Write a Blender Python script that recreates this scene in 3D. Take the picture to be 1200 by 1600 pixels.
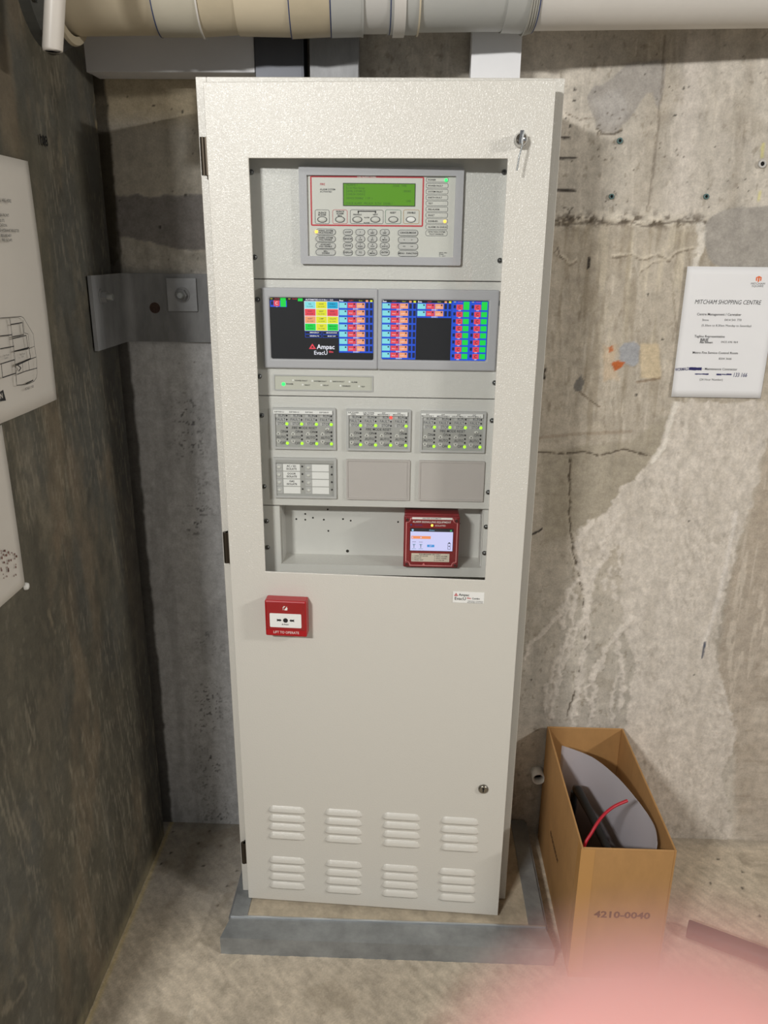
import bpy, bmesh, math, random
import numpy as np
from mathutils import Vector, Matrix

for o in list(bpy.data.objects): bpy.data.objects.remove(o, do_unlink=True)
scene = bpy.context.scene
COL = scene.collection

# ------------------------------------------------------------------ camera
FPX = 1233.46
CAM = np.array([0.033, -1.8977, 1.6086])
PITCH, YAW, ROLL = 0.32155, -0.03019, -0.0102
_cy, _sy, _cp, _sp = math.cos(YAW), math.sin(YAW), math.cos(PITCH), math.sin(PITCH)
FW = np.array([_sy*_cp, _cy*_cp, -_sp]); RT = np.array([_cy, -_sy, 0.0]); DN = np.cross(FW, RT)
_cr, _sr = math.cos(ROLL), math.sin(ROLL)
RT, DN = _cr*RT + _sr*DN, -_sr*RT + _cr*DN
cam = bpy.data.cameras.new('camera'); cam_ob = bpy.data.objects.new('camera', cam); COL.objects.link(cam_ob)
cam.sensor_fit = 'HORIZONTAL'; cam.sensor_width = 36.0; cam.lens = FPX/1200*36.0
cam.clip_start = 0.004; cam.clip_end = 50
cam_ob.matrix_world = Matrix(((RT[0], -DN[0], -FW[0], CAM[0]), (RT[1], -DN[1], -FW[1], CAM[1]),
                              (RT[2], -DN[2], -FW[2], CAM[2]), (0, 0, 0, 1)))
cam.dof.use_dof = True; cam.dof.focus_distance = 1.62; cam.dof.aperture_fstop = 10.0
scene.camera = cam_ob

# ------------------------------------------------------------------ world, lamps, exposure
world = bpy.data.worlds.new('world'); scene.world = world; world.use_nodes = True
bg = world.node_tree.nodes['Background']; bg.inputs[0].default_value = (0.94, 0.97, 1.0, 1); bg.inputs[1].default_value = 0.26
def batten(name, loc, target, power, size, color):
    l = bpy.data.lights.new(name, 'AREA'); l.shape = 'RECTANGLE'; l.size = size[0]; l.size_y = size[1]
    l.energy = power; l.color = color
    o = bpy.data.objects.new(name, l); COL.objects.link(o); o.location = loc
    d = Vector(target) - Vector(loc); o.rotation_euler = d.to_track_quat('-Z', 'Y').to_euler()
batten('ceiling_light_left', (-1.12, -3.0, 2.50), (0.1, -0.2, 1.2), 76, (0.4, 0.09), (1.0, 0.985, 0.95))
batten('ceiling_light_right', (3.3, -2.3, 2.60), (0.0, -0.2, 1.2), 62, (0.5, 0.09), (1.0, 0.965, 0.91))
scene.view_settings.view_transform = 'Standard'; scene.view_settings.look = 'None'
scene.view_settings.exposure = -0.2; scene.view_settings.gamma = 1.0
scene.view_settings.use_curve_mapping = False

# ------------------------------------------------------------------ measuring helpers (photo pixel -> point on a plane of the place)
def at(px, py, ax, val):
    d = FW + RT*(px-600)/FPX + DN*(py-800)/FPX
    i = 'xyz'.index(ax); t = (val-CAM[i])/d[i]
    return CAM + t*d
HINGE = (-0.3454, -0.3315); AJAR = 0.0464
def at_door(px, py, off=0.0):
    """pixel -> (u, z) in the leaning door's own frame; off = distance in front of the door skin"""
    d = FW + RT*(px-600)/FPX + DN*(py-800)/FPX
    n = np.array([-math.sin(AJAR), -math.cos(AJAR), 0]); e = np.array([math.cos(AJAR), -math.sin(AJAR), 0])
    p0 = np.array([HINGE[0], HINGE[1], 0]) + n*off
    t = ((p0-CAM) @ n)/(d @ n); p = CAM + t*d
    return float((p-p0) @ e), float(p[2])

# ------------------------------------------------------------------ materials
def srgb(r, g, b):
    f = lambda c: (c/12.92 if c <= 0.04045 else ((c+0.055)/1.055)**2.4)
    return (f(r/255), f(g/255), f(b/255), 1)
MATS = {}
def mat(name, rgb, rough=0.5, metal=0.0, var=0.0, vscale=8.0, bump=0.0, bscale=300.0, emit=0.0, spec=0.5, stretch=None, alpha=None, sss=0.0, coat=0.0):
    if name in MATS: return MATS[name]
    m = bpy.data.materials.new(name); m.use_nodes = True; MATS[name] = m
    nt = m.node_tree; b = nt.nodes['Principled BSDF']; col = srgb(*rgb)
    b.inputs['Base Color'].default_value = col; b.inputs['Roughness'].default_value = rough
    b.inputs['Metallic'].default_value = metal; b.inputs['Specular IOR Level'].default_value = spec
    b.inputs['Coat Weight'].default_value = coat
    if sss:
        b.inputs['Subsurface Weight'].default_value = sss; b.inputs['Subsurface Radius'].default_value = (1, .35, .25); b.inputs['Subsurface Scale'].default_value = 0.004
    if emit:
        b.inputs['Emission Color'].default_value = col; b.inputs['Emission Strength'].default_value = emit
        b.inputs['Base Color'].default_value = (0.02, 0.02, 0.02, 1)
    if alpha is not None: b.inputs['Alpha'].default_value = alpha
    if var or bump:
        tc = nt.nodes.new('ShaderNodeTexCoord'); mp = nt.nodes.new('ShaderNodeMapping')
        nt.links.new(tc.outputs['Object'], mp.inputs[0])
        if stretch: mp.inputs['Scale'].default_value = stretch
    if var:
        n = nt.nodes.new('ShaderNodeTexNoise'); n.inputs['Scale'].default_value = vscale; n.inputs['Detail'].default_value = 6; n.inputs['Roughness'].default_value = .65
        nt.links.new(mp.outputs[0], n.inputs['Vector'])
        r = nt.nodes.new('ShaderNodeValToRGB'); r.color_ramp.elements[0].position = .28; r.color_ramp.elements[1].position = .72
        r.color_ramp.elements[0].color = tuple(max(0, c*(1-var)) for c in col[:3])+(1,)
        r.color_ramp.elements[1].color = tuple(min(1, c*(1+var)) for c in col[:3])+(1,)
        nt.links.new(n.outputs[0], r.inputs[0]); nt.links.new(r.outputs[0], b.inputs['Base Color'])
    if bump:
        n2 = nt.nodes.new('ShaderNodeTexNoise'); n2.inputs['Scale'].default_value = bscale; n2.inputs['Detail'].default_value = 2
        nt.links.new(mp.outputs[0], n2.inputs['Vector'])
        bp = nt.nodes.new('ShaderNodeBump'); bp.inputs['Strength'].default_value = bump; bp.inputs['Distance'].default_value = 0.002
        nt.links.new(n2.outputs[0], bp.inputs['Height']); nt.links.new(bp.outputs[0], b.inputs['Normal'])
    return m
def concrete(name, rough=0.85, grain=260.0, bump=0.35, spec=0.3):
    """colour from the mesh's own 'Col' attribute (stains, patches), fine grain and pits from nodes"""
    m = bpy.data.materials.new(name); m.use_nodes = True; nt = m.node_tree; b = nt.nodes['Principled BSDF']; MATS[name] = m
    a = nt.nodes.new('ShaderNodeAttribute'); a.attribute_name = 'Col'
    tc = nt.nodes.new('ShaderNodeTexCoord')
    n = nt.nodes.new('ShaderNodeTexNoise'); n.inputs['Scale'].default_value = grain; n.inputs['Detail'].default_value = 5; n.inputs['Roughness'].default_value = .7
    nt.links.new(tc.outputs['Object'], n.inputs['Vector'])
    mr = nt.nodes.new('ShaderNodeMapRange'); mr.inputs[1].default_value = .3; mr.inputs[2].default_value = .7; mr.inputs[3].default_value = .89; mr.inputs[4].default_value = 1.10
    nt.links.new(n.outputs[0], mr.inputs[0])
    vm = nt.nodes.new('ShaderNodeVectorMath'); vm.operation = 'SCALE'
    n2 = nt.nodes.new('ShaderNodeTexNoise'); n2.inputs['Scale'].default_value = 38; n2.inputs['Detail'].default_value = 9; n2.inputs['Roughness'].default_value = .72
    nt.links.new(tc.outputs['Object'], n2.inputs['Vector'])
    m2 = nt.nodes.new('ShaderNodeMapRange'); m2.inputs[1].default_value = .32; m2.inputs[2].default_value = .68; m2.inputs[3].default_value = .80; m2.inputs[4].default_value = 1.20
    nt.links.new(n2.outputs[0], m2.inputs[0]); mm = nt.nodes.new('ShaderNodeMath'); mm.operation = 'MULTIPLY'
    nt.links.new(mr.outputs[0], mm.inputs[0]); nt.links.new(m2.outputs[0], mm.inputs[1])
    nt.links.new(a.outputs['Color'], vm.inputs[0]); nt.links.new(mm.outputs[0], vm.inputs['Scale'])
    nt.links.new(vm.outputs[0], b.inputs['Base Color'])
    b.inputs['Roughness'].default_value = rough; b.inputs['Specular IOR Level'].default_value = spec
    bp = nt.nodes.new('ShaderNodeBump'); bp.inputs['Strength'].default_value = bump; bp.inputs['Distance'].default_value = .002
    nt.links.new(n.outputs[0], bp.inputs['Height']); nt.links.new(bp.outputs[0], b.inputs['Normal'])
    return m
def glass(name):
    m = bpy.data.materials.new(name); m.use_nodes = True; nt = m.node_tree; MATS[name] = m
    nt.nodes.remove(nt.nodes['Principled BSDF']); out = nt.nodes['Material Output']
    t = nt.nodes.new('ShaderNodeBsdfTransparent'); t.inputs[0].default_value = (.985, .99, .988, 1)
    g = nt.nodes.new('ShaderNodeBsdfGlossy'); g.inputs['Roughness'].default_value = .03
    lw = nt.nodes.new('ShaderNodeLayerWeight'); lw.inputs[0].default_value = .5
    pw = nt.nodes.new('ShaderNodeMath'); pw.operation = 'POWER'; pw.inputs[1].default_value = 5; nt.links.new(lw.outputs['Facing'], pw.inputs[0])
    fr = nt.nodes.new('ShaderNodeMath'); fr.operation = 'MULTIPLY_ADD'; fr.inputs[1].default_value = .9; fr.inputs[2].default_value = .03; nt.links.new(pw.outputs[0], fr.inputs[0])
    mx = nt.nodes.new('ShaderNodeMixShader'); nt.links.new(fr.outputs[0], mx.inputs[0]); nt.links.new(t.outputs[0], mx.inputs[1]); nt.links.new(g.outputs[0], mx.inputs[2])
    nt.links.new(mx.outputs[0], out.inputs[0]); return m
def film(name, rgb, opac):
    m = bpy.data.materials.new(name); m.use_nodes = True; nt = m.node_tree; MATS[name] = m
    b = nt.nodes['Principled BSDF']; b.inputs['Base Color'].default_value = srgb(*rgb); b.inputs['Roughness'].default_value = .25
    t = nt.nodes.new('ShaderNodeBsdfTransparent'); mx = nt.nodes.new('ShaderNodeMixShader'); mx.inputs[0].default_value = opac
    nt.links.new(t.outputs[0], mx.inputs[1]); nt.links.new(b.outputs[0], mx.inputs[2]); nt.links.new(mx.outputs[0], nt.nodes['Material Output'].inputs[0]); return m

def sparkle(m, strength, scale, weight):
    nt = m.node_tree; b = nt.nodes['Principled BSDF']; tc = nt.nodes.new('ShaderNodeTexCoord'); n = nt.nodes.new('ShaderNodeTexNoise')
    n.inputs['Scale'].default_value = scale; n.inputs['Detail'].default_value = 1.5; nt.links.new(tc.outputs['Object'], n.inputs['Vector'])
    bp = nt.nodes.new('ShaderNodeBump'); bp.inputs['Strength'].default_value = strength; bp.inputs['Distance'].default_value = .002
    nt.links.new(n.outputs[0], bp.inputs['Height']); nt.links.new(bp.outputs[0], b.inputs['Coat Normal'])
    b.inputs['Coat Weight'].default_value = weight; b.inputs['Coat Roughness'].default_value = .26
    return m
CREAM = sparkle(mat('cream_powder_coat', (209, 206, 198), .42, bump=.10, bscale=380, spec=.4), 1.0, 300, 1.0)
CREAM2 = sparkle(mat('cream_rack_coat', (206, 205, 200), .42, bump=.08, bscale=420), .9, 330, .7)
GREYF = mat('grey_bezel', (178, 178, 182), .5, bump=.05, bscale=600)
GREYP = mat('module_grey', (184, 184, 182), .5)
GREYK = mat('module_field_grey', (166, 166, 162), .5)
FACEP = mat('panel_face_film', (205, 205, 198), .45)
BLANK = mat('blank_module_grey', (186, 180, 176), .55)
WHITE = mat('white_plastic', (235, 235, 232), .45)
WPRINT = mat('white_print', (236, 232, 228), .6)
BLACK = mat('black_print', (28, 28, 30), .6)
DGREY = mat('dark_grey_print', (70, 72, 74), .6)
REDP = mat('red_print', (190, 48, 58), .55)
NAVY = mat('navy_ink', (32, 30, 92), .6)
ORANGEP = mat('orange_print', (226, 104, 40), .6)
CHROME = mat('chrome', (205, 205, 205), .16, 1.0)
STEEL = mat('screw_steel', (120, 122, 122), .3, 1.0)
BRONZE = mat('hinge_bronze', (70, 62, 52), .45, .7)
REDG = mat('red_gloss_plastic', (170, 12, 24), .28, spec=.5, bump=.02, bscale=200)
REDD = mat('red_polycarbonate', (128, 10, 26), .3)
PAPER = mat('paper', (228, 228, 230), .7, var=.02, vscale=6)
PAPER2 = mat('paper_dull', (205, 200, 192), .75, var=.03, vscale=6)
GALV = mat('galvanised_steel', (146, 149, 150), .5, .4, var=.28, vscale=14, bump=.05, bscale=80)
GALVD = mat('galvanised_dull', (138, 139, 141), .55, .25, var=.3, vscale=18, stretch=(1, 1, .35), bump=.08, bscale=90)
DUCTD = mat('dark_steel_duct', (84, 86, 92), .5, .5, var=.15, vscale=6)
PVCC = mat('pvc_cream', (196, 184, 160), .42, var=.06, vscale=7)
PVCC2 = mat('pvc_cream_dirty', (182, 170, 146), .45, var=.1, vscale=9)
PVCG = mat('pvc_grey', (172, 172, 168), .42, var=.04, vscale=7)
PVCW = mat('pvc_white', (206, 202, 196), .4, var=.05, vscale=6)
SEALB = mat('blue_seal', (46, 62, 104), .5)
TRUNK = mat('trunking_grey_white', (216, 215, 217), .5, var=.03)
TRUNKW = mat('trunking_white', (224, 224, 226), .45, var=.03)
CARD = mat('cardboard', (174, 132, 82), .8, var=.10, vscale=22, stretch=(1, 1, .5), bump=.12, bscale=140)
CARDI = mat('cardboard_edge', (206, 164, 112), .85)
CARDT = mat('cardboard_print', (96, 66, 40), .8)
BLKP = mat('black_plastic', (12, 12, 13), .45)
BLKR = mat('black_rubber', (40, 38, 38), .5)
BAG = mat('black_bag_plastic', (34, 33, 36), .28, bump=.4, bscale=60)
REDC = mat('red_cable', (176, 24, 44), .4)
SKIN = mat('skin', (220, 162, 157), .55, sss=.12)
NAIL = mat('fingernail', (232, 176, 166), .35)
DARK = mat('dark_hole', (14, 13, 12), .9)
GLASS = glass('window_glass'); SLEEVE = film('frosted_plastic', (196, 192, 200), .62)
SCR = mat('screen_glass_black', (14, 15, 22), .12, spec=.5)
def em(name, rgb, s=1.0): return mat('lit_'+name, rgb, .4, emit=s*1.12, spec=.12)
LEDG = em('led_lime', (150, 235, 40), 2.2); LEDG2 = em('led_green', (40, 235, 90), 3.0); LEDA = em('led_amber', (255, 190, 70), 2.6); LEDR = em('led_red', (255, 60, 50), 2.6)
LCD = em('lcd_green', (96, 160, 8), .85); LCDK = mat('lcd_text', (40, 84, 8), .5)

# ------------------------------------------------------------------ mesh builder
class MB:
    def __init__(s): s.v = []; s.f = []; s.m = []; s.mats = []; s.sm = []
    def mi(s, m):
        if m not in s.mats: s.mats.append(m)
        return s.mats.index(m)
    def add(s, vs, fs, m=None, smooth=False):
        k = len(s.v); s.v += [tuple(map(float, p)) for p in vs]; i = s.mi(m) if m else 0
        for f in fs: s.f.append([k+j for j in f]); s.m.append(i); s.sm.append(smooth)
        return s
    def box(s, a, b, m=None):
        x0, y0, z0 = a; x1, y1, z1 = b
        return s.add([(x0,y0,z0),(x1,y0,z0),(x1,y1,z0),(x0,y1,z0),(x0,y0,z1),(x1,y0,z1),(x1,y1,z1),(x0,y1,z1)],
                     [(0,3,2,1),(4,5,6,7),(0,1,5,4),(1,2,6,5),(2,3,7,6),(3,0,4,7)], m)
    def rbox(s, a, b, r, m=None, seg=2):
        """box with rounded edges"""
        bm = bmesh.new(); bmesh.ops.create_cube(bm, size=1)
        for v in bm.verts: v.co = Vector([(a[i]+b[i])/2 + v.co[i]*(b[i]-a[i]) for i in range(3)])
        bmesh.ops.bevel(bm, geom=bm.edges[:], offset=r, segments=seg, profile=.5, affect='EDGES')
        bm.verts.ensure_lookup_table()
        s.add([v.co for v in bm.verts], [[v.index for v in f.verts] for f in bm.faces], m, False); bm.free(); return s
    def prism(s, pts, y0, y1, m=None, ax='y', smooth=False):
        """polygon in the plane across axis ax, extruded from y0 to y1"""
        n = len(pts)
        def P(p, t): return {'y': (p[0], t, p[1]), 'x': (t, p[0], p[1]), 'z': (p[0], p[1], t)}[ax]
        vs = [P(p, y0) for p in pts]+[P(p, y1) for p in pts]
        s.add(vs, [list(range(n)), list(range(2*n-1, n-1, -1))]+[[i, i+n, (i+1) % n+n, (i+1) % n] for i in range(n)], m, smooth); return s
    def tube(s, path, r, seg=12, m=None, cap=True, smooth=True):
        P = [Vector(p) for p in path]; R = r if isinstance(r, (list, tuple)) else [r]*len(P); vs = []; fs = []
        up = Vector((0, 0, 1)); d0 = (P[1]-P[0]).normalized()
        if abs(d0.dot(up)) > .95: up = Vector((1, 0, 0))
        a = d0.cross(up).normalized()
        for i, p in enumerate(P):
            d = (P[min(i+1, len(P)-1)]-P[max(i-1, 0)]).normalized()
            a = (a-d*a.dot(d)).normalized(); b = d.cross(a)
            for k in range(seg):
                t = 2*math.pi*k/seg; vs.append(p+(a*math.cos(t)+b*math.sin(t))*R[i])
        for i in range(len(P)-1):
            for k in range(seg): fs.append((i*seg+k, i*seg+(k+1) % seg, (i+1)*seg+(k+1) % seg, (i+1)*seg+k))
        s.add(vs, fs, m, smooth)
        if cap: s.add(vs[:seg], [list(range(seg-1, -1, -1))], m); s.add(vs[-seg:], [list(range(seg))], m)
        return s
    def disc(s, c, r, m=None, seg=14, ry=None, thick=.0006):
        """flat disc facing -y"""
        ry = ry or r
        return s.prism([(c[0]+r*math.cos(2*math.pi*k/seg), c[2]+ry*math.sin(2*math.pi*k/seg)) for k in range(seg)], c[1], c[1]-thick, m)
    def text(s, body, x, z, y, size, m, align='CENTER', axis='y', bold=0, shear=0, rot=0, sx=1.0):
        vs, fs = glyphs(body, align, bold, shear)
        c, sn = math.cos(rot), math.sin(rot); out = []
        for (a, b) in vs:
            a, b = a*size*sx, b*size; a, b = a*c-b*sn, a*sn+b*c
            out.append((x+a, y, z+b) if axis == 'y' else ((y, x+a, z+b) if axis == 'x' else (y, x-a, z+b)))
        return s.add(out, fs, m)
    def build(s, name, m=None, parent=None, loc=None, kind=None, fix=True):
        me = bpy.data.meshes.new(name); me.from_pydata(s.v, [], s.f)
        mats = s.mats if s.mats else [m]
        for x in mats: me.materials.append(x)
        if s.mats:
            me.polygons.foreach_set('material_index', s.m)
        me.polygons.foreach_set('use_smooth', s.sm)
        if fix and len(s.f) < 4000:
            bm = bmesh.new(); bm.from_mesh(me); bmesh.ops.recalc_face_normals(bm, faces=bm.faces[:]); bm.to_mesh(me); bm.free()
        o = bpy.data.objects.new(name, me); COL.objects.link(o)
        if parent: o.parent = parent
        if loc is not None: o.location = loc
        if kind: o['kind'] = kind
        return o
_gl = {}
def glyphs(body, align, bold, shear):
    key = (body, align, bold, shear)
    if key not in _gl:
        cu = bpy.data.curves.new('t', 'FONT'); cu.body = body; cu.size = 1; cu.align_x = align; cu.align_y = 'CENTER'
        cu.resolution_u = 2; cu.offset = bold; cu.shear = shear; cu.fill_mode = 'FRONT'
        o = bpy.data.objects.new('t', cu); me = bpy.data.meshes.new_from_object(o)
        _gl[key] = ([(v.co.x, v.co.y) for v in me.vertices], [list(p.vertices) for p in me.polygons])
        bpy.data.objects.remove(o); bpy.data.curves.remove(cu); bpy.data.meshes.remove(me)
    return _gl[key]
def rrect(x0, z0, x1, z1, r, n=4):
    out = []
    for cx, cz, a in ((x1-r, z1-r, 0), (x0+r, z1-r, 90), (x0+r, z0+r, 180), (x1-r, z0+r, 270)):
        for k in range(n+1):
            t = math.radians(a+90*k/n); out.append((cx+r*math.cos(t), cz+r*math.sin(t)))
    return out
def ring(mb, x0, z0, x1, z1, r, w, y0, y1, m):
    """rounded rectangular outline of width w"""
    A = rrect(x0, z0, x1, z1, r); B = rrect(x0+w, z0+w, x1-w, z1-w, max(r-w, .0002)); n = len(A)
    vs = [(p[0], y1, p[1]) for p in A]+[(p[0], y1, p[1]) for p in B]+[(p[0], y0, p[1]) for p in A]+[(p[0], y0, p[1]) for p in B]
    fs = []
    for i in range(n):
        j = (i+1) % n
        fs += [(i, j, n+j, n+i), (i, 2*n+i, 2*n+j, j), (n+i, n+j, 3*n+j, 3*n+i)]
    mb.add(vs, fs, m); return mb
def thing(name, label, cat, loc=(0, 0, 0), group=None):
    o = bpy.data.objects.new(name, None); COL.objects.link(o); o.location = loc; o.empty_display_size = .05
    return tag(o, label, cat, group)
def tag(o, label, cat, group=None):
    o['label'] = label; o['category'] = cat
    if group: o['group'] = group
    return o
def copy_of(o, parent=None, loc=None):
    c = o.copy(); COL.objects.link(c)
    if parent is not None: c.parent = parent
    if loc is not None: c.location = loc
    return c

# ------------------------------------------------------------------ noise and painting on dense concrete grids
def vnoise(x, y, seed):
    r = np.random.RandomState(seed).rand(256, 256)
    xi = np.floor(x).astype(int); yi = np.floor(y).astype(int); fx = x-xi; fy = y-yi
    fx = fx*fx*(3-2*fx); fy = fy*fy*(3-2*fy); a = xi & 255; b = yi & 255; a1 = (xi+1) & 255; b1 = (yi+1) & 255
    return (r[a, b]*(1-fx)+r[a1, b]*fx)*(1-fy)+(r[a, b1]*(1-fx)+r[a1, b1]*fx)*fy
def fbm(x, y, sx, sy=None, oct=4, seed=0, gain=.55):
    sy = sy or sx; o = np.zeros_like(x); t = 0; a = 1
    for k in range(oct):
        o += a*vnoise(x*sx*2**k+17.3*k, y*sy*2**k+9.1*k, seed+k); t += a; a *= gain
    return o/t
def sst(a, b, x): t = np.clip((x-a)/(b-a), 0, 1); return t*t*(3-2*t)
def seg_dist(X, Y, P, closed):
    D = np.full(X.shape, 1e9); n = len(P)
    for i in range(n if closed else n-1):
        ax, ay = P[i]; bx, by = P[(i+1) % n]; dx, dy = bx-ax, by-ay
        t = np.clip(((X-ax)*dx+(Y-ay)*dy)/(dx*dx+dy*dy+1e-12), 0, 1)
        D = np.minimum(D, (X-ax-t*dx)**2+(Y-ay-t*dy)**2)
    return np.sqrt(D)
def inside(X, Y, P):
    c = np.zeros(X.shape, bool); n = len(P)
    for i in range(n):
        ax, ay = P[i]; bx, by = P[(i+1) % n]
        if ay == by: continue
        c ^= ((ay > Y) != (by > Y)) & (X < (bx-ax)*(Y-ay)/(by-ay)+ax)
    return c
class Slab:
    """a dense grid on a plane with colour and relief per vertex; points given as photo pixels are put on the plane first"""
    def __init__(s, U, V, ax, val):
        s.U, s.V = np.meshgrid(U, V, indexing='ij'); s.ax, s.val = ax, val
        s.c = np.zeros(s.U.shape+(3,)); s.h = np.zeros(s.U.shape)
    def P(s, pts):
        k = {'x': (1, 2), 'y': (0, 2), 'z': (0, 1)}[s.ax]
        return [tuple(at(px, py, s.ax, s.val)[list(k)]) for px, py in pts]
    def blend(s, mask, rgb): s.c += (np.array(srgb(*rgb)[:3])-s.c)*mask[..., None]
    def mul(s, m): s.c *= m[..., None]
    def win(s, pts, pad):
        xs = [p[0] for p in pts]; ys = [p[1] for p in pts]
        return (s.U > min(xs)-pad) & (s.U < max(xs)+pad) & (s.V > min(ys)-pad) & (s.V < max(ys)+pad)
    def poly(s, pts, soft=.004, rag=.006, seed=1, freq=60):
        P = s.P(pts); w = s.win(P, .06); M = np.zeros(s.U.shape); u, v = s.U[w], s.V[w]
        d = seg_dist(u, v, P, True); d = np.where(inside(u, v, P), -d, d)
        d = d+(fbm(u, v, freq, oct=3, seed=seed)-.5)*2*rag; M[w] = 1-sst(-soft, soft, d); return M
    def line(s, pts, wid, soft=.001, rag=.002, seed=1, freq=90):
        P = s.P(pts); w = s.win(P, .05); M = np.zeros(s.U.shape); u, v = s.U[w], s.V[w]
        d = seg_dist(u+(fbm(u, v, freq, oct=2, seed=seed)-.5)*2*rag, v, P, False); d = d+(fbm(u, v, freq*1.7, oct=2, seed=seed+5)-.5)*rag
        M[w] = 1-sst(wid-soft, wid+soft, d); return M
    def dots(s, pts, r, soft=.0015):
        M = np.zeros(s.U.shape)
        for p in s.P(pts):
            w = s.win([p], .02); d = np.hypot(s.U[w]-p[0], s.V[w]-p[1]); M[w] = np.maximum(M[w], 1-sst(r-soft, r+soft, d))
        return M
    def build(s, name, material, sign):
        nu, nv = s.U.shape; co = np.zeros((nu*nv, 3)); a = 'xyz'.index(s.ax); k = [i for i in range(3) if i != a]
        co[:, k[0]] = s.U.ravel(); co[:, k[1]] = s.V.ravel(); co[:, a] = s.val+sign*s.h.ravel()
        i, j = np.meshgrid(np.arange(nu-1), np.arange(nv-1), indexing='ij'); q = (i*nv+j).ravel()
        F = np.stack([q, q+nv, q+nv+1, q+1], 1)
        if (s.ax == 'y' and sign > 0) or (s.ax == 'x' and sign < 0) or (s.ax == 'z' and sign < 0): F = F[:, ::-1]
        me = bpy.data.meshes.new(name); me.vertices.add(len(co)); me.vertices.foreach_set('co', co.ravel())
        me.loops.add(F.size); me.loops.foreach_set('vertex_index', F.ravel().astype(np.int32))
        me.polygons.add(len(F)); me.polygons.foreach_set('loop_start', np.arange(0, F.size, 4, dtype=np.int32))
        me.polygons.foreach_set('use_smooth', np.ones(len(F), bool)); me.update(calc_edges=True)
        at_ = me.attributes.new('Col', 'FLOAT_COLOR', 'POINT')
        rgba = np.ones((nu*nv, 4)); rgba[:, :3] = np.clip(s.c.reshape(-1, 3), 0, 1); at_.data.foreach_set('color', rgba.ravel())
        me.materials.append(material); o = bpy.data.objects.new(name, me); COL.objects.link(o); o['kind'] = 'structure'; return o
XL = -0.646          # left wall face
YGAP = -0.052        # end of the left wall slab, a dark joint behind it

# ================================================================== THE SETTING
# ---- back wall
U = np.concatenate([np.arange(-.80, .98, .0034), np.linspace(1.0, 4.2, 60)])
V = np.concatenate([np.arange(0, 2.2, .0034), np.linspace(2.21, 2.9, 12)])
W = Slab(U, V, 'y', 0.0)
x, z = W.U, W.V
W.blend(np.ones_like(x), (186, 179, 168))
W.mul(.74+.52*fbm(x, z, 3.2, oct=4, seed=3)); W.mul(.86+.28*fbm(x, z, 26, 5, oct=4, seed=9)); W.mul(.92+.16*fbm(x, z, 60, oct=3, seed=14))
W.blend(sst(.54, .70, fbm(x, z, 14, 10, oct=4, seed=16))*.38, (156, 146, 130)); W.blend(sst(.56, .72, fbm(x, z, 11, 7, oct=4, seed=17))*.40, (212, 204, 192))
W.blend(sst(.66, .74, fbm(x+.1*z, z, 120, 12, oct=2, seed=18))*.30, (214, 206, 194)); W.blend(sst(.70, .78, fbm(x, z, 90, 60, oct=3, seed=19))*.5, (128, 118, 102))
W.h += .0016*fbm(x, z, 9, oct=4, seed=5)
# below the pour joint: browner, streaked
low = sst(1.685, 1.665, z+.012*(fbm(x, z, 16, oct=3, seed=21)-.5))*sst(.25, .30, x)
W.blend(low*.55*sst(.55, 1.0, z), (172, 161, 144))
rs = np.random.RandomState(12)
for i in range(150):                                     # drips and trowel scratches under the pour joint
    px = rs.uniform(850, 1080); py = rs.uniform(355, 640); ln = rs.uniform(8, 60); sl_ = rs.uniform(-.12, .10)
    l = W.line([(px, py), (px+sl_*ln, py+ln)], rs.uniform(.0008, .0026), .0018, .004, 400+i, 50)
    W.blend(l*rs.uniform(.15, .5), (212, 204, 190) if rs.rand() < .62 else (124, 112, 94))
for i in range(70):                                      # thin scuffs higher up and to the right
    px = rs.uniform(880, 1200); py = rs.uniform(60, 330); ln = rs.uniform(10, 70)
    l = W.line([(px, py), (px-.06*ln, py+ln)], rs.uniform(.0008, .002), .0018, .003, 600+i, 50)
    W.blend(l*rs.uniform(.1, .4), (216, 208, 198) if rs.rand() < .6 else (136, 126, 112))
for i in range(60):
    px = rs.uniform(845, 1200); py = rs.uniform(720, 1300); ln = rs.uniform(8, 40); a_ = rs.uniform(-.9, .9)
    l = W.line([(px, py), (px+a_*ln, py+ln)], rs.uniform(.0008, .0016), .0014, .003, 800+i, 50); W.blend(l*rs.uniform(.15, .45), (214, 206, 196))
strk = sst(.52, .70, fbm(x, z, 70, 7, oct=3, seed=31)); W.blend(low*strk*.45*sst(1.30, 1.45, z), (206, 196, 176))
strk2 = sst(.55, .72, fbm(x, z, 55, 6, oct=3, seed=33)); W.blend(low*strk2*.45*sst(1.0, 1.2, z), (140, 128, 108))
W.blend(W.poly([(868, 330), (1200, 330), (1200, 360), (868, 362)], .02, .02)*.0, (0, 0, 0))
# left of the cabinet: bluish grey render, paled in its colour for missing fill light
lf = sst(-.28, -.34, x); W.blend(lf*.92*sst(1.60, 1.50, z), (204, 205, 208)); W.blend(lf*.7*sst(1.50, 1.60, z), (186, 180, 168))
W.blend(lf*sst(1.84, 1.90, z)*.6, (176, 158, 122))
W.blend(lf*sst(.5, .68, fbm(x, z, 34, 5, oct=4, seed=41))*.35*sst(1.55, 1.45, z), (156, 156, 158))
# vertical formwork bands, upper right
for px, wd, tone, k in ((1075, .03, (214, 206, 198), .45), (1130, .02, (204, 196, 186), .35), (1160, .012, (150, 140, 126), .35), (1020, .03, (170, 158, 140), .3)):
    p = at(px, 200, 'y', 0)[0]
    W.blend(np.exp(-((x-p+.01*(z-1.8))/wd)**2)*k*sst(1.66, 1.72, z), tone)
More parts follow.
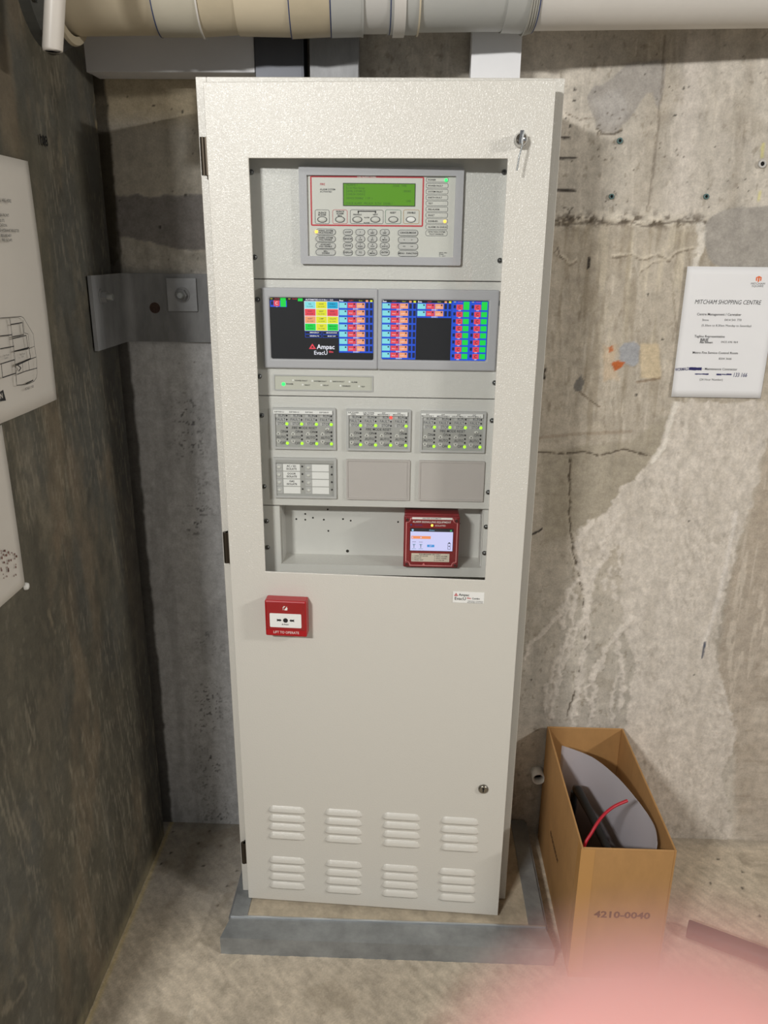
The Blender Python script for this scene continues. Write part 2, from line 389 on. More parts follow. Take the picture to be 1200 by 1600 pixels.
# rough pour joint
jz = 1.674+.010*(fbm(x, z*0, 12, oct=3, seed=51)-.5)
jw = np.exp(-((z-jz)/.016)**2)*sst(.28, .32, x)*sst(.74, .66, x)
jn = fbm(x, z, 75, oct=4, seed=52); W.h += jw*(jn-.35)*.016
W.blend(jw*sst(.45, .6, jn), (206, 198, 184)); W.blend(jw*sst(.48, .36, jn)*.9, (96, 86, 74))
jl = W.line([(862, 352), (900, 350), (935, 345), (960, 351), (985, 346), (1005, 354), (1030, 350), (1060, 346), (1100, 348)], .0022, .001, .006, 55); W.blend(jl*.7, (92, 82, 70)); W.h -= jl*.003
# fold lines under the joint
for pts in ([(958, 400), (985, 396), (1005, 404), (1030, 396), (1040, 404), (1060, 392), (1085, 385)], [(1003, 422), (1020, 408), (1045, 405)], [(870, 395), (878, 400), (890, 412), (900, 405)]):
    l = W.line(pts, .003, .002, .006, 57); W.blend(l*.5, (214, 204, 186)); l2 = W.line([(a, b+3) for a, b in pts], .0016, .001, .006, 57); W.blend(l2*.6, (104, 92, 76)); W.h += l*.002
# mortar patches
m1 = W.poly([(918, 150), (928, 135), (950, 126), (968, 112), (978, 98), (1040, 94), (1036, 150), (1030, 172), (1024, 165), (1020, 145), (1010, 142), (1002, 158), (990, 175), (975, 196), (960, 208), (940, 210), (930, 200), (930, 188), (920, 172)], .002, .005, 61)
W.blend(m1*.95, (158, 153, 147)); W.h = np.where(m1 > .5, .0012, W.h)
m1b = W.poly([(925, 160), (945, 145), (970, 140), (980, 160), (978, 180), (960, 195), (938, 190)], .008, .006, 62); W.blend(m1b*.6, (176, 172, 168))
l = W.line([(932, 200), (940, 209), (958, 210), (970, 204)], .002, .001, .003, 63); W.blend(l*.8, (84, 74, 62))
m2 = W.poly([(1098, 372), (1104, 345), (1125, 330), (1150, 324), (1200, 322), (1290, 322), (1290, 420), (1130, 424), (1108, 404)], .002, .004, 64)
W.blend(m2*.96, (160, 155, 148)); W.h = np.where(m2 > .5, .0016, W.h)
l = W.line([(1094, 352), (1096, 380), (1090, 402), (1084, 418)], .007, .004, .006, 65); W.blend(l*.75, (224, 218, 208))
# vertical cold joint
l = W.line([(1039, 56), (1037, 100), (1032, 160), (1025, 230), (1018, 290), (1011, 330)], .0025, .0015, .003, 66); W.blend(l*.55, (112, 102, 90)); W.h -= l*.002
# grey filler dab, orange rub, pale block
m = W.poly([(1000, 537), (1030, 537), (1032, 592), (1000, 590)], .003, .004, 67); W.blend(m*.7, (206, 188, 156))
m = W.poly([(944, 540), (962, 538), (966, 592), (942, 596)], .006, .012, 68); W.blend(m*.45, (198, 172, 140))
m = W.poly([(968, 545), (975, 536), (990, 534), (999, 542), (997, 566), (990, 572), (976, 568), (967, 560)], .0015, .003, 69); W.blend(m, (160, 161, 164)); W.h += m*.002
m = W.poly([(955, 568), (966, 563), (977, 566), (972, 574), (960, 580)], .0015, .003, 70); W.blend(m, (178, 98, 54))
m = W.poly([(951, 543), (957, 540), (958, 548), (952, 551)], .001, .003, 71); W.blend(m*.9, (176, 104, 64))
l = W.line([(996, 597), (1015, 594), (1031, 591)], .0028, .001, .002, 72); W.blend(l*.7, (120, 100, 78)); W.h -= l*.002
m = W.poly([(896, 600), (908, 585), (915, 600), (908, 614), (898, 612)], .002, .007, 73); W.blend(m*.75, (92, 92, 92))
l = W.line([(905, 612), (922, 625), (938, 636)], .0018, .0012, .003, 74); W.blend(l*.8, (96, 82, 64))
# greenish grey wedge above the slurry, board line, cracks
m = W.poly([(985, 688), (1008, 672), (1035, 655), (1050, 650), (1046, 690), (1010, 740), (960, 790), (900, 830), (850, 850), (846, 705), (920, 695)], .006, .006, 75); W.blend(m*.5, (150, 142, 124))
l = W.line([(842, 684), (900, 678), (950, 676), (985, 674)], .004, .002, .003, 76); W.blend(l*.35, (128, 108, 84))
l = W.line([(838, 706), (880, 709), (915, 706), (935, 712), (975, 702), (1005, 710), (1030, 716), (1060, 708)], .0019, .0012, .005, 77); W.blend(l*.85, (72, 60, 46)); W.h -= l*.002
l = W.line([(889, 710), (891, 780), (890, 820), (895, 860), (905, 900), (912, 930), (916, 980), (912, 1020), (905, 1050), (895, 1090), (885, 1120)], .0019, .0012, .004, 78); W.blend(l*.85, (76, 64, 50)); W.h -= l*.002
# pale slurry washed down the wall
sl = W.poly([(1056, 626), (1196, 628), (1205, 660), (1190, 720), (1178, 780), (1160, 830), (1145, 880), (1133, 930), (1122, 980), (1115, 1020), (1122, 1050), (1132, 1085), (1140, 1110), (1146, 1140), (1140, 1180), (1125, 1210), (1150, 1320), (960, 1320), (975, 1140), (985, 1090), (990, 1040), (985, 1010), (975, 985), (972, 950), (970, 900), (975, 860), (965, 850), (945, 870), (935, 880), (930, 900), (920, 960), (905, 990), (912, 930), (905, 890), (898, 865), (900, 830), (925, 815), (950, 795), (975, 760), (1010, 725), (1030, 700), (1040, 665)], .0025, .012, 81, 55)
tex = fbm(x+.25*z, z, 190, 70, oct=2, seed=84); W.blend(sl*(.70+.25*sst(.4, .6, tex)), (212, 204, 194)); W.h += sl*(.0010+.0012*(tex-.4))
W.blend(sl*sst(.5, .68, fbm(x, z, 40, 9, oct=3, seed=86))*.28, (172, 164, 152))
grains = sst(.60, .70, fbm(x+.3*z, z, 150, 60, oct=2, seed=87))*sst(.45, .6, fbm(x, z, 9, oct=2, seed=88)); W.blend(sl*grains*.30, (150, 140, 126)); W.h -= sl*grains*.0006
l = W.line([(1055, 630), (1043, 670), (1036, 700), (1018, 722)], .006, .003, .004, 82); W.blend(l*.8, (224, 218, 208)); W.h += l*.004
l = W.line([(1150, 800), (1135, 880), (1112, 970), (1098, 1010)], .005, .004, .003, 83); W.blend(l*.5, (226, 220, 214))
drips = ([(925, 815), (905, 840), (903, 880), (916, 920), (917, 965), (915, 1000), (905, 1060), (895, 1120), (893, 1200)],
         [(905, 905), (885, 930), (872, 960), (850, 985), (828, 1005), (820, 1030)], [(890, 925), (880, 960), (878, 980)], [(898, 930), (892, 965), (896, 975)],
         [(912, 965), (895, 985), (880, 1010), (865, 1040), (856, 1070), (850, 1110)], [(900, 985), (890, 1020), (875, 1050), (870, 1080), (862, 1120)],
         [(985, 965), (965, 990), (950, 1010), (940, 1030), (925, 1060), (928, 1090), (921, 1140)], [(985, 970), (965, 995), (966, 1020), (974, 1040), (972, 1070), (967, 1110)],
         [(960, 855), (945, 875), (930, 890), (925, 910)], [(970, 800), (950, 830), (935, 870)], [(972, 820), (970, 860), (966, 895)], [(972, 1050), (958, 1075), (955, 1130)], [(955, 885), (948, 905), (942, 920)],
         [(962, 910), (960, 940)], [(885, 1000), (868, 1060), (862, 1090)], [(940, 1040), (915, 1075), (913, 1100)], [(1122, 1070), (1135, 1095), (1140, 1120), (1148, 1140), (1138, 1180)], [(1120, 1080), (1125, 1120), (1118, 1170)])
for i, d in enumerate(drips):
    l = W.line(d, .0062 if i < 8 else .0042, .0022, .011, 100+i, 60); W.blend(l*.85, (212, 204, 194)); W.h += l*.002
W.blend(W.poly([(850, 1120), (980, 1120), (990, 1320), (820, 1320)], .03, .01)*.2, (190, 184, 176))
# right-hand grey-brown render beside the slurry
m = W.poly([(1200, 700), (1350, 700), (1350, 1320), (1150, 1320), (1146, 1140), (1120, 1040), (1140, 900), (1180, 780)], .01, .008, 89)*(1-sl); W.blend(m*.55, (176, 162, 146))
W.blend(m*sst(.6, .72, fbm(x, z, 90, 14, oct=2, seed=90))*.6, (206, 196, 182))
# left side: dark mortar band and scratch coat under it
m = W.poly([(150, 304), (190, 306), (215, 303), (235, 310), (255, 304), (290, 305), (345, 303), (345, 392), (300, 391), (270, 388), (235, 378), (190, 370), (150, 362)], .002, .004, 91); W.blend(m*.95, (134, 130, 128)); W.h = np.where(m > .5, .001, W.h)
m = W.poly([(160, 366), (190, 372), (235, 380), (270, 390), (345, 394), (345, 425), (160, 428)], .003, .006, 92); n2 = fbm(x, z, 60, 40, oct=3, seed=93); W.blend(m*.6, (168, 164, 156)); W.blend(m*sst(.5, .62, n2)*.6, (196, 192, 184)); W.h += m*(n2-.5)*.006
pit = sst(.66, .74, fbm(x, z, 170, oct=2, seed=94))*np.exp(-((x+.505)/.045)**2)*sst(1.32, 1.22, z)*sst(.4, .6, fbm(x, z, 7, oct=2, seed=95)); W.blend(pit*.8, (70, 68, 68)); W.h -= pit*.0015
m = W.poly([(150, 205), (172, 208), (180, 300), (184, 400), (178, 415), (160, 410)], .002, .005, 96); W.blend(m*.8, (84, 76, 58))
W.blend(sst(-.634, -.642, x+.008*(fbm(x, z, 30, oct=3, seed=97)-.5))*.85, (58, 52, 42))
# bug holes, marker lines, scribbles
rng = random.Random(4)
W.blend(W.dots([(rng.uniform(880, 1190), rng.uniform(60, 335)) for _ in range(46)], .0014, .0008)*.8, (66, 58, 50))
W.blend(W.dots([(rng.uniform(930, 1060), rng.uniform(170, 320)) for _ in range(22)], .0022, .001)*.7, (84, 74, 62))
W.blend(W.dots([(898, 140), (897, 157), (891, 197), (884, 185), (1055, 180), (1068, 138), (1012, 460), (1035, 530), (994, 617), (830, 1062), (1076, 814), (1084, 1054), (240, 165), (285, 175), (290, 305), (250, 355)], .0028, .001)*.9, (40, 36, 32))
W.blend(W.dots([(rng.uniform(165, 320), rng.uniform(150, 600)) for _ in range(34)], .0016, .001)*.75, (52, 48, 46))
for a, b in (((876, 215), (891, 215)), ((872, 247), (900, 247)), ((870, 297), (898, 298)), ((920, 403), (919, 419)), ((851, 576), (850, 592)), ((832, 835), (847, 826))):
    W.blend(W.line([a, b], .0026, .001, .002, 98)*.9, (38, 32, 30))
for pts in ([(880, 322), (890, 330), (884, 345), (895, 340)], [(882, 340), (896, 324)], [(866, 395), (870, 388), (878, 405)]): W.blend(W.line(pts, .0012, .0006, .004, 99)*.7, (60, 52, 44))
for pts in ([(880, 175), (900, 183), (930, 187)], [(885, 178), (905, 187), (928, 186)]): W.blend(W.line(pts, .0009, .0005, .002, 99)*.7, (110, 98, 84))
W.blend(W.line([(1101, 1003), (1097, 1027)], .0024, .001, .001, 99)*.9, (52, 62, 84))
W.blend(W.line([(1192, 225), (1191, 245)], .003, .002, .002, 99)*.5, (214, 208, 110)); W.blend(W.line([(1187, 300), (1185, 312)], .003, .002, .002, 99)*.5, (214, 208, 110))
W.build('wall_back', concrete('concrete_back_wall', .88, 240, .35), -1)

# ---- left wall slab: dark form-faced concrete
Y = np.concatenate([np.linspace(-.98, -.968, 3), np.arange(-.965, YGAP+.001, .0036)]); V = np.concatenate([np.arange(0, 2.2, .0042), np.linspace(2.21, 2.9, 12)])
L = Slab(Y, V, 'x', XL); y, z = L.U, L.V
L.blend(np.ones_like(y), (84, 80, 68)); L.mul(.62+.76*fbm(y, z, 5, 2.4, oct=5, seed=201)); L.mul(.8+.4*fbm(y, z, 30, 10, oct=4, seed=203))
L.blend(sst(.50, .72, fbm(y, z, 4, 2, oct=3, seed=205))*.5, (84, 86, 84)); L.blend(sst(.56, .74, fbm(y, z, 9, 3.5, oct=4, seed=207))*.55, (120, 106, 86))
fl = sst(.70, .79, fbm(y, z, 60, 16, oct=3, seed=209))*sst(1.5, .2, z); L.blend(fl*.32, (140, 132, 114))
fl2 = sst(.74, .80, fbm(y, z, 110, 50, oct=2, seed=211)); L.blend(fl2*.22*sst(1.9, .5, z), (150, 142, 126))
L.blend(sst(-.20, -.10, y+.02*(fbm(y, z, 6, oct=2, seed=213)-.5))*.55*sst(2.1, 1.7, z), (58, 58, 58))  # cabinet's shadow strip by the corner, painted into the wall colour
for pts, w, k, c in (([(40, 690), (48, 740), (60, 790), (70, 830)], .022, .5, (150, 138, 116)), ([(112, 700), (110, 740), (120, 770)], .02, .35, (140, 120, 98)), ([(140, 760), (150, 800), (152, 900)], .008, .35, (140, 128, 104)),
                     ([(92, 820), (90, 860), (80, 940)], .016, .35, (130, 110, 88)), ([(52, 1150), (50, 1170)], .004, .8, (190, 182, 160)), ([(76, 960), (92, 992)], .004, .6, (160, 148, 124)), ([(34, 1525), (42, 1540), (20, 1570), (5, 1580)], .004, .6, (170, 160, 140)),
                     ([(95, 250), (100, 320)], .006, .35, (132, 122, 102)), ([(205, 1290), (212, 1330), (205, 1370)], .008, .5, (160, 144, 116)), ([(150, 1370), (140, 1440), (142, 1500)], .01, .4, (150, 140, 120)), ([(88, 160), (96, 280), (98, 300)], .003, .5, (140, 128, 104)), ([(148, 140), (150, 205)], .004, .8, (178, 158, 118))):
    L.blend(L.line(pts, w, w*.8, .02, 215, 26)*k*(.5 if w > .005 else .8)*(.35+.9*fbm(y, z, 40, 25, oct=3, seed=216)), c)
L.blend(sst(.05, .012, z+.02*(fbm(y, z, 20, oct=2, seed=217)-.5))*.6, (150, 140, 112))
L.blend(sst(.5, .68, fbm(y, z, 18, 9, oct=4, seed=218))*.45, (66, 62, 52)); L.blend(sst(.55, .72, fbm(y, z, 24, 13, oct=4, seed=220))*.35, (112, 104, 88))
sc = sst(.62, .74, fbm(y+.12*z, z, 230, 20, oct=2, seed=230))*sst(.42, .62, fbm(y, z, 7, 4, oct=3, seed=231)); L.blend(sc*.38, (150, 142, 124))
L.h += .003*fbm(y, z, 6, oct=4, seed=219)-.0015+fl*.0012
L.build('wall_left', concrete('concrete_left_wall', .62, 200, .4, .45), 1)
wlo = bpy.data.objects['wall_left']; w = MB().box((XL-.22, -.98, 0), (XL-.004, YGAP, 2.9)); w.build('wall_core', mat('dark_concrete_core', (74, 70, 60), .85, var=.25, vscale=9, bump=.3, bscale=150), wlo)

st = MB(); p = at(68, 220, 'x', XL+.004); st.text('108', p[1], p[2], XL+.004, .024, DARK, axis='x', bold=.03); st.build('stencil_number', DARK, wlo)
# ---- floor: broom-finished concrete
U = np.concatenate([np.linspace(-3.6, -.72, 40), np.arange(-.70, 1.0, .0046), np.linspace(1.02, 4.2, 50)]); Y = np.concatenate([np.linspace(-6, -.82, 60), np.arange(-.80, .001, .0046)])
G = Slab(U, Y, 'z', 0.0); x, y = G.U, G.V
G.blend(np.ones_like(x), (190, 178, 160)); G.mul(.78+.44*fbm(x, y, 4, oct=4, seed=301)); G.mul(.86+.28*fbm(x, y, 22, oct=4, seed=303))
br = fbm(x+.9*y, y-.4*x, 130, 26, oct=3, seed=305); G.mul(.76+.48*br); G.h += .0038*(br-.5)*sst(-.2, -.34, y)+.0014*fbm(x, y, 12, oct=3, seed=307)
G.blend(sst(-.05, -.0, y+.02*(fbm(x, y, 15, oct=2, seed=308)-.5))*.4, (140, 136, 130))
m = sst(-.29, -.34, x)*sst(-.42, -.22, y); G.blend(m*.5, (150, 148, 146))  # cabinet's shadow on the floor left of the plinth, put into the colour
G.blend(np.exp(-((x-XL-.006)/.006)**2)*.6, (206, 186, 130))
G.blend(G.dots([(270, 1300), (327, 1299), (318, 1353), (370, 1361), (340, 1415), (252, 1350), (267, 1333), (330, 1240), (355, 1385), (1122, 1343), (1160, 1363), (1187, 1432), (1160, 1388), (1110, 1380), (310, 1318), (345, 1322)], .004, .0015)*.85, (46, 42, 38))
G.blend(G.line([(300, 1578), (296, 1592)], .003, .001, .001, 311)*.8, (214, 204, 186)); G.blend(G.line([(356, 1512), (372, 1500)], .0025, .001, .002, 312)*.8, (206, 194, 172))
G.blend(sst(.62, .74, fbm(x, y, 16, oct=3, seed=313))*.35, (140, 128, 110))
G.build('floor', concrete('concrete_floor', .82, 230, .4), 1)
c = MB().box((-3.6, -6, 2.9), (4.2, .1, 3.04)); c.build('ceiling', mat('concrete_soffit', (150, 146, 138), .9, var=.15, vscale=3), kind='structure')

# ================================================================== PLINTH
PT = .050
t = thing('equipment_plinth', 'low galvanised steel edged concrete plinth under the tall cabinet', 'plinth', (0, -.22, 0))
off = Vector((0, .22, 0))
def part(mb, name, m, parent, **k):
    o = mb.build(name, m, parent, **k); o.matrix_parent_inverse = Matrix.Translation(-parent.location) if parent.parent is None and parent.type == 'EMPTY' else Matrix.Identity(4); return o
px0, px1, py0 = -.391, .402, -.449
part(MB().box((px0+.052, -.382, 0), (px1-.052, -.006, PT-.003)), 'concrete_fill', mat('plinth_concrete', (178, 166, 146), .9, var=.3, vscale=22, bump=.5, bscale=120), t)
e = MB().prism([(px0, py0), (px1, py0), (px1-.012, -.388), (px0+.012, -.388)], 0, PT, ax='z'); part(e, 'steel_edge', GALV, t)
e = MB().prism([(px0+.012, -.3875), (px1-.012, -.3875), (px1-.012, -.3835), (px0+.012, -.3835)], PT-.001, PT+.0035, ax='z'); part(e, 'steel_lip', mat('bright_galvanised', (210, 214, 218), .35, .8), t)
for sx in (0, 1):
    a = px0+.012 if sx == 0 else px1-.052
    part(MB().prism([(a, -.383), (a+.040, -.383), (a+.040, -.006), (a, -.006)], 0, PT, ax='z'), 'steel_edge', GALV, t)
    a = px0+.006 if sx == 0 else px1-.012
    part(MB().box((a, -.3835, 0), (a+.0058, -.006, PT-.006)), 'side_skirt', GALVD, t)

# ================================================================== CABINET
bx0, bx1, by, bz0, bz1 = -.3659, .3016, -.3015, .0505, 1.902
cab = thing('fire_control_cabinet', 'tall cream steel fire control cabinet with windowed door standing on the plinth', 'cabinet', (-.03, -.16, bz0))
b = MB(); T = .020
b.box((bx0, by, bz0), (bx0+T, -.012, bz1)); b.box((bx1-T, by, bz0), (bx1, -.012, bz1)); b.box((bx0+T, by, bz1-T), (bx1-T, -.012, bz1)); b.box((bx0+T, by, bz0), (bx1-T, -.012, bz0+T)); b.box((bx0+T, -.014, bz0+T), (bx1-T, -.012, bz1-T))
body = part(b, 'cabinet_body', CREAM, cab)
body.modifiers.new('b', 'BEVEL').width = .002
# return flange running round the door opening
fr = MB(); fw = .03
for a, c_ in (((bx0+T, by+.012, bz0+T), (bx0+T+fw, by+.014, bz1-T)), ((bx1-T-fw, by+.012, bz0+T), (bx1-T, by+.014, bz1-T))): fr.box(a, c_)
part(fr, 'door_frame', CREAM, cab)
# door leaf (own frame: x along the leaf, y into the cabinet, z up)
dW, dz0, dz1 = .6227, .056, 1.8883
wl, wt = at_door(388, 246); wr = at_door(794, 249)[0]; wb = at_door(415, 894)[1]; wr = (wr+at_door(757, 906)[0])/2; wb = (wb+at_door(757, 906)[1])/2
wl = (wl+at_door(415, 894)[0])/2; wt = (wt+at_door(794, 249)[1])/2
def frame_mesh(X, Z, y0, y1):
    vs = []; ix = lambda i, j, k: (i*4+j)*2+k
    for i in range(4):
        for j in range(4):
            for k in (y0, y1): vs.append((X[i], k, Z[j]))
    fs = []
    for i in range(3):
        for j in range(3):
            if i == 1 and j == 1: continue
            fs += [(ix(i,j,0), ix(i+1,j,0), ix(i+1,j+1,0), ix(i,j+1,0)), (ix(i,j+1,1), ix(i+1,j+1,1), ix(i+1,j,1), ix(i,j,1))]
    for i in range(3): fs += [(ix(i,0,0), ix(i,0,1), ix(i+1,0,1), ix(i+1,0,0)), (ix(i,3,0), ix(i+1,3,0), ix(i+1,3,1), ix(i,3,1))]
    for j in range(3): fs += [(ix(0,j,0), ix(0,j+1,0), ix(0,j+1,1), ix(0,j,1)), (ix(3,j,0), ix(3,j,1), ix(3,j+1,1), ix(3,j+1,0))]
    fs += [(ix(1,1,0), ix(2,1,0), ix(2,1,1), ix(1,1,1)), (ix(1,2,0), ix(1,2,1), ix(2,2,1), ix(2,2,0)), (ix(1,1,0), ix(1,1,1), ix(1,2,1), ix(1,2,0)), (ix(2,1,0), ix(2,2,0), ix(2,2,1), ix(2,1,1))]
    return vs, fs
dm = MB(); dm.add(*frame_mesh([0, wl, wr, dW], [dz0, wb, wt, dz1], 0, .0045))
# folded edges of the leaf
dm.box((0, .0045, dz0), (.0025, .024, dz1)); dm.box((dW-.0025, .0045, dz0), (dW, .024, dz1)); dm.box((.0025, .0045, dz0), (dW-.0025, .024, dz0+.0025)); dm.box((.0025, .0045, dz1-.0025), (dW-.0025, .024, dz1))
DOOR_M = Matrix.Translation((HINGE[0], HINGE[1], 0)) @ Matrix.Rotation(-AJAR, 4, 'Z')
door = dm.build('door', CREAM, cab); door.matrix_parent_inverse = Matrix.Translation(-cab.location); door.matrix_basis = DOOR_M
mod = door.modifiers.new('b', 'BEVEL'); mod.width = .0012; mod.segments = 2; mod.limit_method = 'ANGLE'
def dpart(mb, name, m, parent=door): return mb.build(name, m, parent)
dpart(MB().box((wl-.012, .006, wb-.012), (wr+.012, .009, wt+.012)), 'window_pane', GLASS)
# louvres: pressed hoods with rounded ends
def louver_mesh(w=.092, h=.0162, d=.0060):
    vs = []; fs = []; nu, nv = 14, 6
    for i in range(nu+1):
        u = -1+2*i/nu; xx = u*w/2
        e = 1-max(0, (abs(xx)-(w/2-h*.85))/(h*.85))**2; e = math.sqrt(max(e, 0))
        for j in range(nv+1):
            q = j/nv                      # 0 = open lower lip, 1 = top blending into the door
            zz = -h/2+h*q*e if True else 0
            zz = -h/2+h*(q*e)
            dd = d*e*math.cos(q*math.pi/2)**.75
            vs.append((xx, -dd, zz))
    k = nv+1
    for i in range(nu):
        for j in range(nv): fs.append((i*k+j, (i+1)*k+j, (i+1)*k+j+1, i*k+j+1))
    for i in range(nu):                    # closed underside lip
        n = len(vs); vs += [(vs[i*k][0], 0, -h/2), (vs[(i+1)*k][0], 0, -h/2)]; fs.append((i*k, n, n+1, (i+1)*k))
    return MB().add(vs, fs, CREAM, True)
cols = [(448, 448.5, 0), (536.5, 537, 0), (627, 625, 0), (718.5, 714.5, 0)]
r1 = [[1264, 1278, 1291.5, 1305], [1269, 1283, 1297, 1310.5], [1275, 1289, 1303, 1317], [1281.5, 1295.5, 1309.5, 1323.5]]
r2 = [[1343, 1356, 1369.5, 1382.5], [1349, 1363, 1376, 1389.5], [1355.5, 1369, 1382, 1395.5], [1361.5, 1375, 1388, 1402]]
lv0 = None
for ci in range(4):
    for rows, cx in ((r1, cols[ci][0]), (r2, cols[ci][1])):
        for pyy in rows[ci]:
            u_, z_ = at_door(cx, pyy)
            if lv0 is None: lv0 = louver_mesh().build('louver', CREAM, door, loc=(u_, 0, z_), fix=True)
            else: copy_of(lv0, door, (u_, 0, z_))
# hinges
for za, zb in ((1.735, 1.800), (.96, 1.03), (.155, .215)):
    h = MB(); h.tube([(-.009, .012, za), (-.009, .012, zb)], .006, 10, BRONZE); h.box((-.009, .008, za), (.0, .022, zb), BRONZE); dpart(h, 'hinge', BRONZE)
# swing-handle lock at the top, small barrel lock below
u_, z_ = at_door(814, 218, .012)
lk = MB(); lk.tube([(u_, 0, z_), (u_, -.006, z_), (u_, -.007, z_), (u_, -.015, z_), (u_, -.023, z_), (u_, -.0255, z_)], [.0120, .0120, .0108, .0118, .0085, .002], 24, CHROME); dpart(lk, 'lock_barrel', CHROME)
kt = thing('door_key', 'thin steel key hanging in the upper door lock', 'key'); kt.matrix_basis = DOOR_M
k = MB(); k.prism([(u_-.0045, z_-.008), (u_+.003, z_-.008), (u_+.004, z_+.013), (u_-.003, z_+.013)], -.0262, -.0278, CHROME); k.build('key_bow', CHROME, kt)
k = MB(); k.tube([(u_+.003, -.027, z_+.012), (u_+.001, -.030, z_-.012), (u_-.003, -.031, z_-.030), (u_-.0055, -.031, z_-.052)], .0014, 8, STEEL); k.build('key_shank', STEEL, kt)
u2, z2 = at_door(755, 1232)
lk = MB(); lk.tube([(u2, 0, z2), (u2, -.004, z2), (u2, -.006, z2)], [.0115, .0115, .009], 20, mat('lock_nickel', (150, 146, 138), .3, 1.0)); lk.box((u2-.0012, -.0068, z2-.006), (u2+.0012, -.006, z2+.002), DARK); lk.disc((u2, -.0061, z2+.003), .0026, DARK); dpart(lk, 'lock_barrel', CHROME)
# badge on the door
def logo(mb, xx, zz, yy, s, mr, mk, mr2=None, combo=False):
    """triangle mark with the maker's word beside and a second word under it; s = cap height of the first word"""
    a = s*1.15
    for q in ((0, a*.6), ): mb.add([(xx-a*.62, yy, zz-a*.45), (xx+a*.62, yy, zz-a*.45), (xx, yy, zz+a*.6), (xx-a*.22, yy, zz-a*.22), (xx+a*.22, yy, zz-a*.22), (xx, yy, zz+a*.16)], [(0, 1, 4, 3), (1, 2, 5, 4), (2, 0, 3, 5)], mr)
    mb.text('Ampac', xx+a*.85, zz, yy, s*1.38, mk, 'LEFT', bold=.012)
def_b0, def_b1 = at_door(708, 924), at_door(756, 943)
bd = MB(); bd.box((def_b0[0], -.0012, def_b1[1]), (def_b1[0], 0, def_b0[1]), WHITE)
ox, oz, bw = def_b0[0], (def_b0[1]+def_b1[1])/2, def_b1[0]-def_b0[0]
logo(bd, ox+.0065, oz+.006, -.0016, .0058, REDP, BLACK); bd.text('EvacU', ox+.0035, oz-.003, -.0016, .0098, BLACK, 'LEFT', bold=.01); bd.text('Elite', ox+.0300, oz-.0012, -.0016, .0048, REDP, 'LEFT', bold=.02); bd.text('Combo', ox+.0405, oz-.0016, -.0016, .0054, BLACK, 'LEFT', bold=.02)
bd.text('EMERGENCY WARNING', bw*.97+ox, oz-.0080, -.0016, .0030, BLACK, 'RIGHT'); bd.text('AND INTERCOM SYSTEM', bw*.97+ox, oz-.0112, -.0016, .0030, BLACK, 'RIGHT')
dpart(bd, 'name_badge', WHITE)

# ================================================================== MANUAL CALL POINT on the door
cd = .030
c0, c1 = at_door(413, 938, cd), at_door(479.5, 996, cd)
cp_ = thing('manual_call_point', 'small red lift-flap manual call point on the cabinet door', 'call point'); cp_.matrix_basis = DOOR_M
x0, z1, x1, z0 = c0[0], c0[1], c1[0], c1[1]; cx = (x0+x1)/2; w = x1-x0; h = z1-z0
MB().rbox((x0, -cd, z0), (x1, -.0006, z1), .003, REDG).build('housing', REDG, cp_)
fl_ = MB().rbox((x0+.003, -cd-.0018, z0+h*.20), (x1-.003, -cd+.001, z1-.003), .0009, mat('clear_red_flap', (150, 8, 20), .15, coat=.6)).build('lift_flap', None, cp_)
wn = MB().prism(rrect(x0+w*.12, z0+h*.27, x1-w*.12, z0+h*.66, .002), -cd-.0018, -cd-.0026, WHITE)
cz = z0+h*.475
wn.disc((cx, -cd-.0026, cz), .0052, BLACK, 20)
for s_ in (-1, 1):
    wn.prism([(cx+s_*q[0], cz+q[1]) for q in ((.0085, 0), (.0125, .0034), (.0125, .0017), (.0195, .0026), (.0180, 0), (.0195, -.0026), (.0125, -.0017), (.0125, -.0034))], -cd-.0026, -cd-.0030, BLACK)
wn.add([(cx-.0085, -cd-.003, cz-.0107), (cx-.0050, -cd-.003, cz-.0107), (cx-.00675, -cd-.003, cz-.0077)], [(0, 1, 2)], BLACK)
wn.text('Ampac', cx-.0042, cz-.0094, -cd-.003, .0040, BLACK, 'LEFT', bold=.02); wn.build('frangible_window', WHITE, cp_)
lt = MB(); lt.text('LIFT TO OPERATE', cx, z0+h*.115, -cd-.0004, .0082, WPRINT, sx=.86)
lt.build('lettering', WPRINT, cp_); lt = MB(); hz = z0+h*.81   # house-and-flame mark
lt.prism([(cx+a*.0011, hz+b_*.0011) for a, b_ in ((-4.5, -4), (-4.5, 1), (-5.5, 1), (-3.2, 3.0), (-3.4, 5.0), (-2.2, 4.0), (0.5, 5.2), (-.8, 3), (-3.6, 1), (-3.6, -3.4))], -cd-.0018, -cd-.0024, WPRINT)
lt.prism([(cx+a*.0011, hz+b_*.0011) for a, b_ in ((-1.5, -4), (4.2, -4), (4.0, -1.5), (4.8, 0), (3.6, 1.6), (3.2, 4.2), (2.2, 2.4), (1.0, 0.6), (.2, -.6), (-1.2, -1.2))], -cd-.0018, -cd-.0024, WPRINT)
lt.build('emblem', WPRINT, cp_)

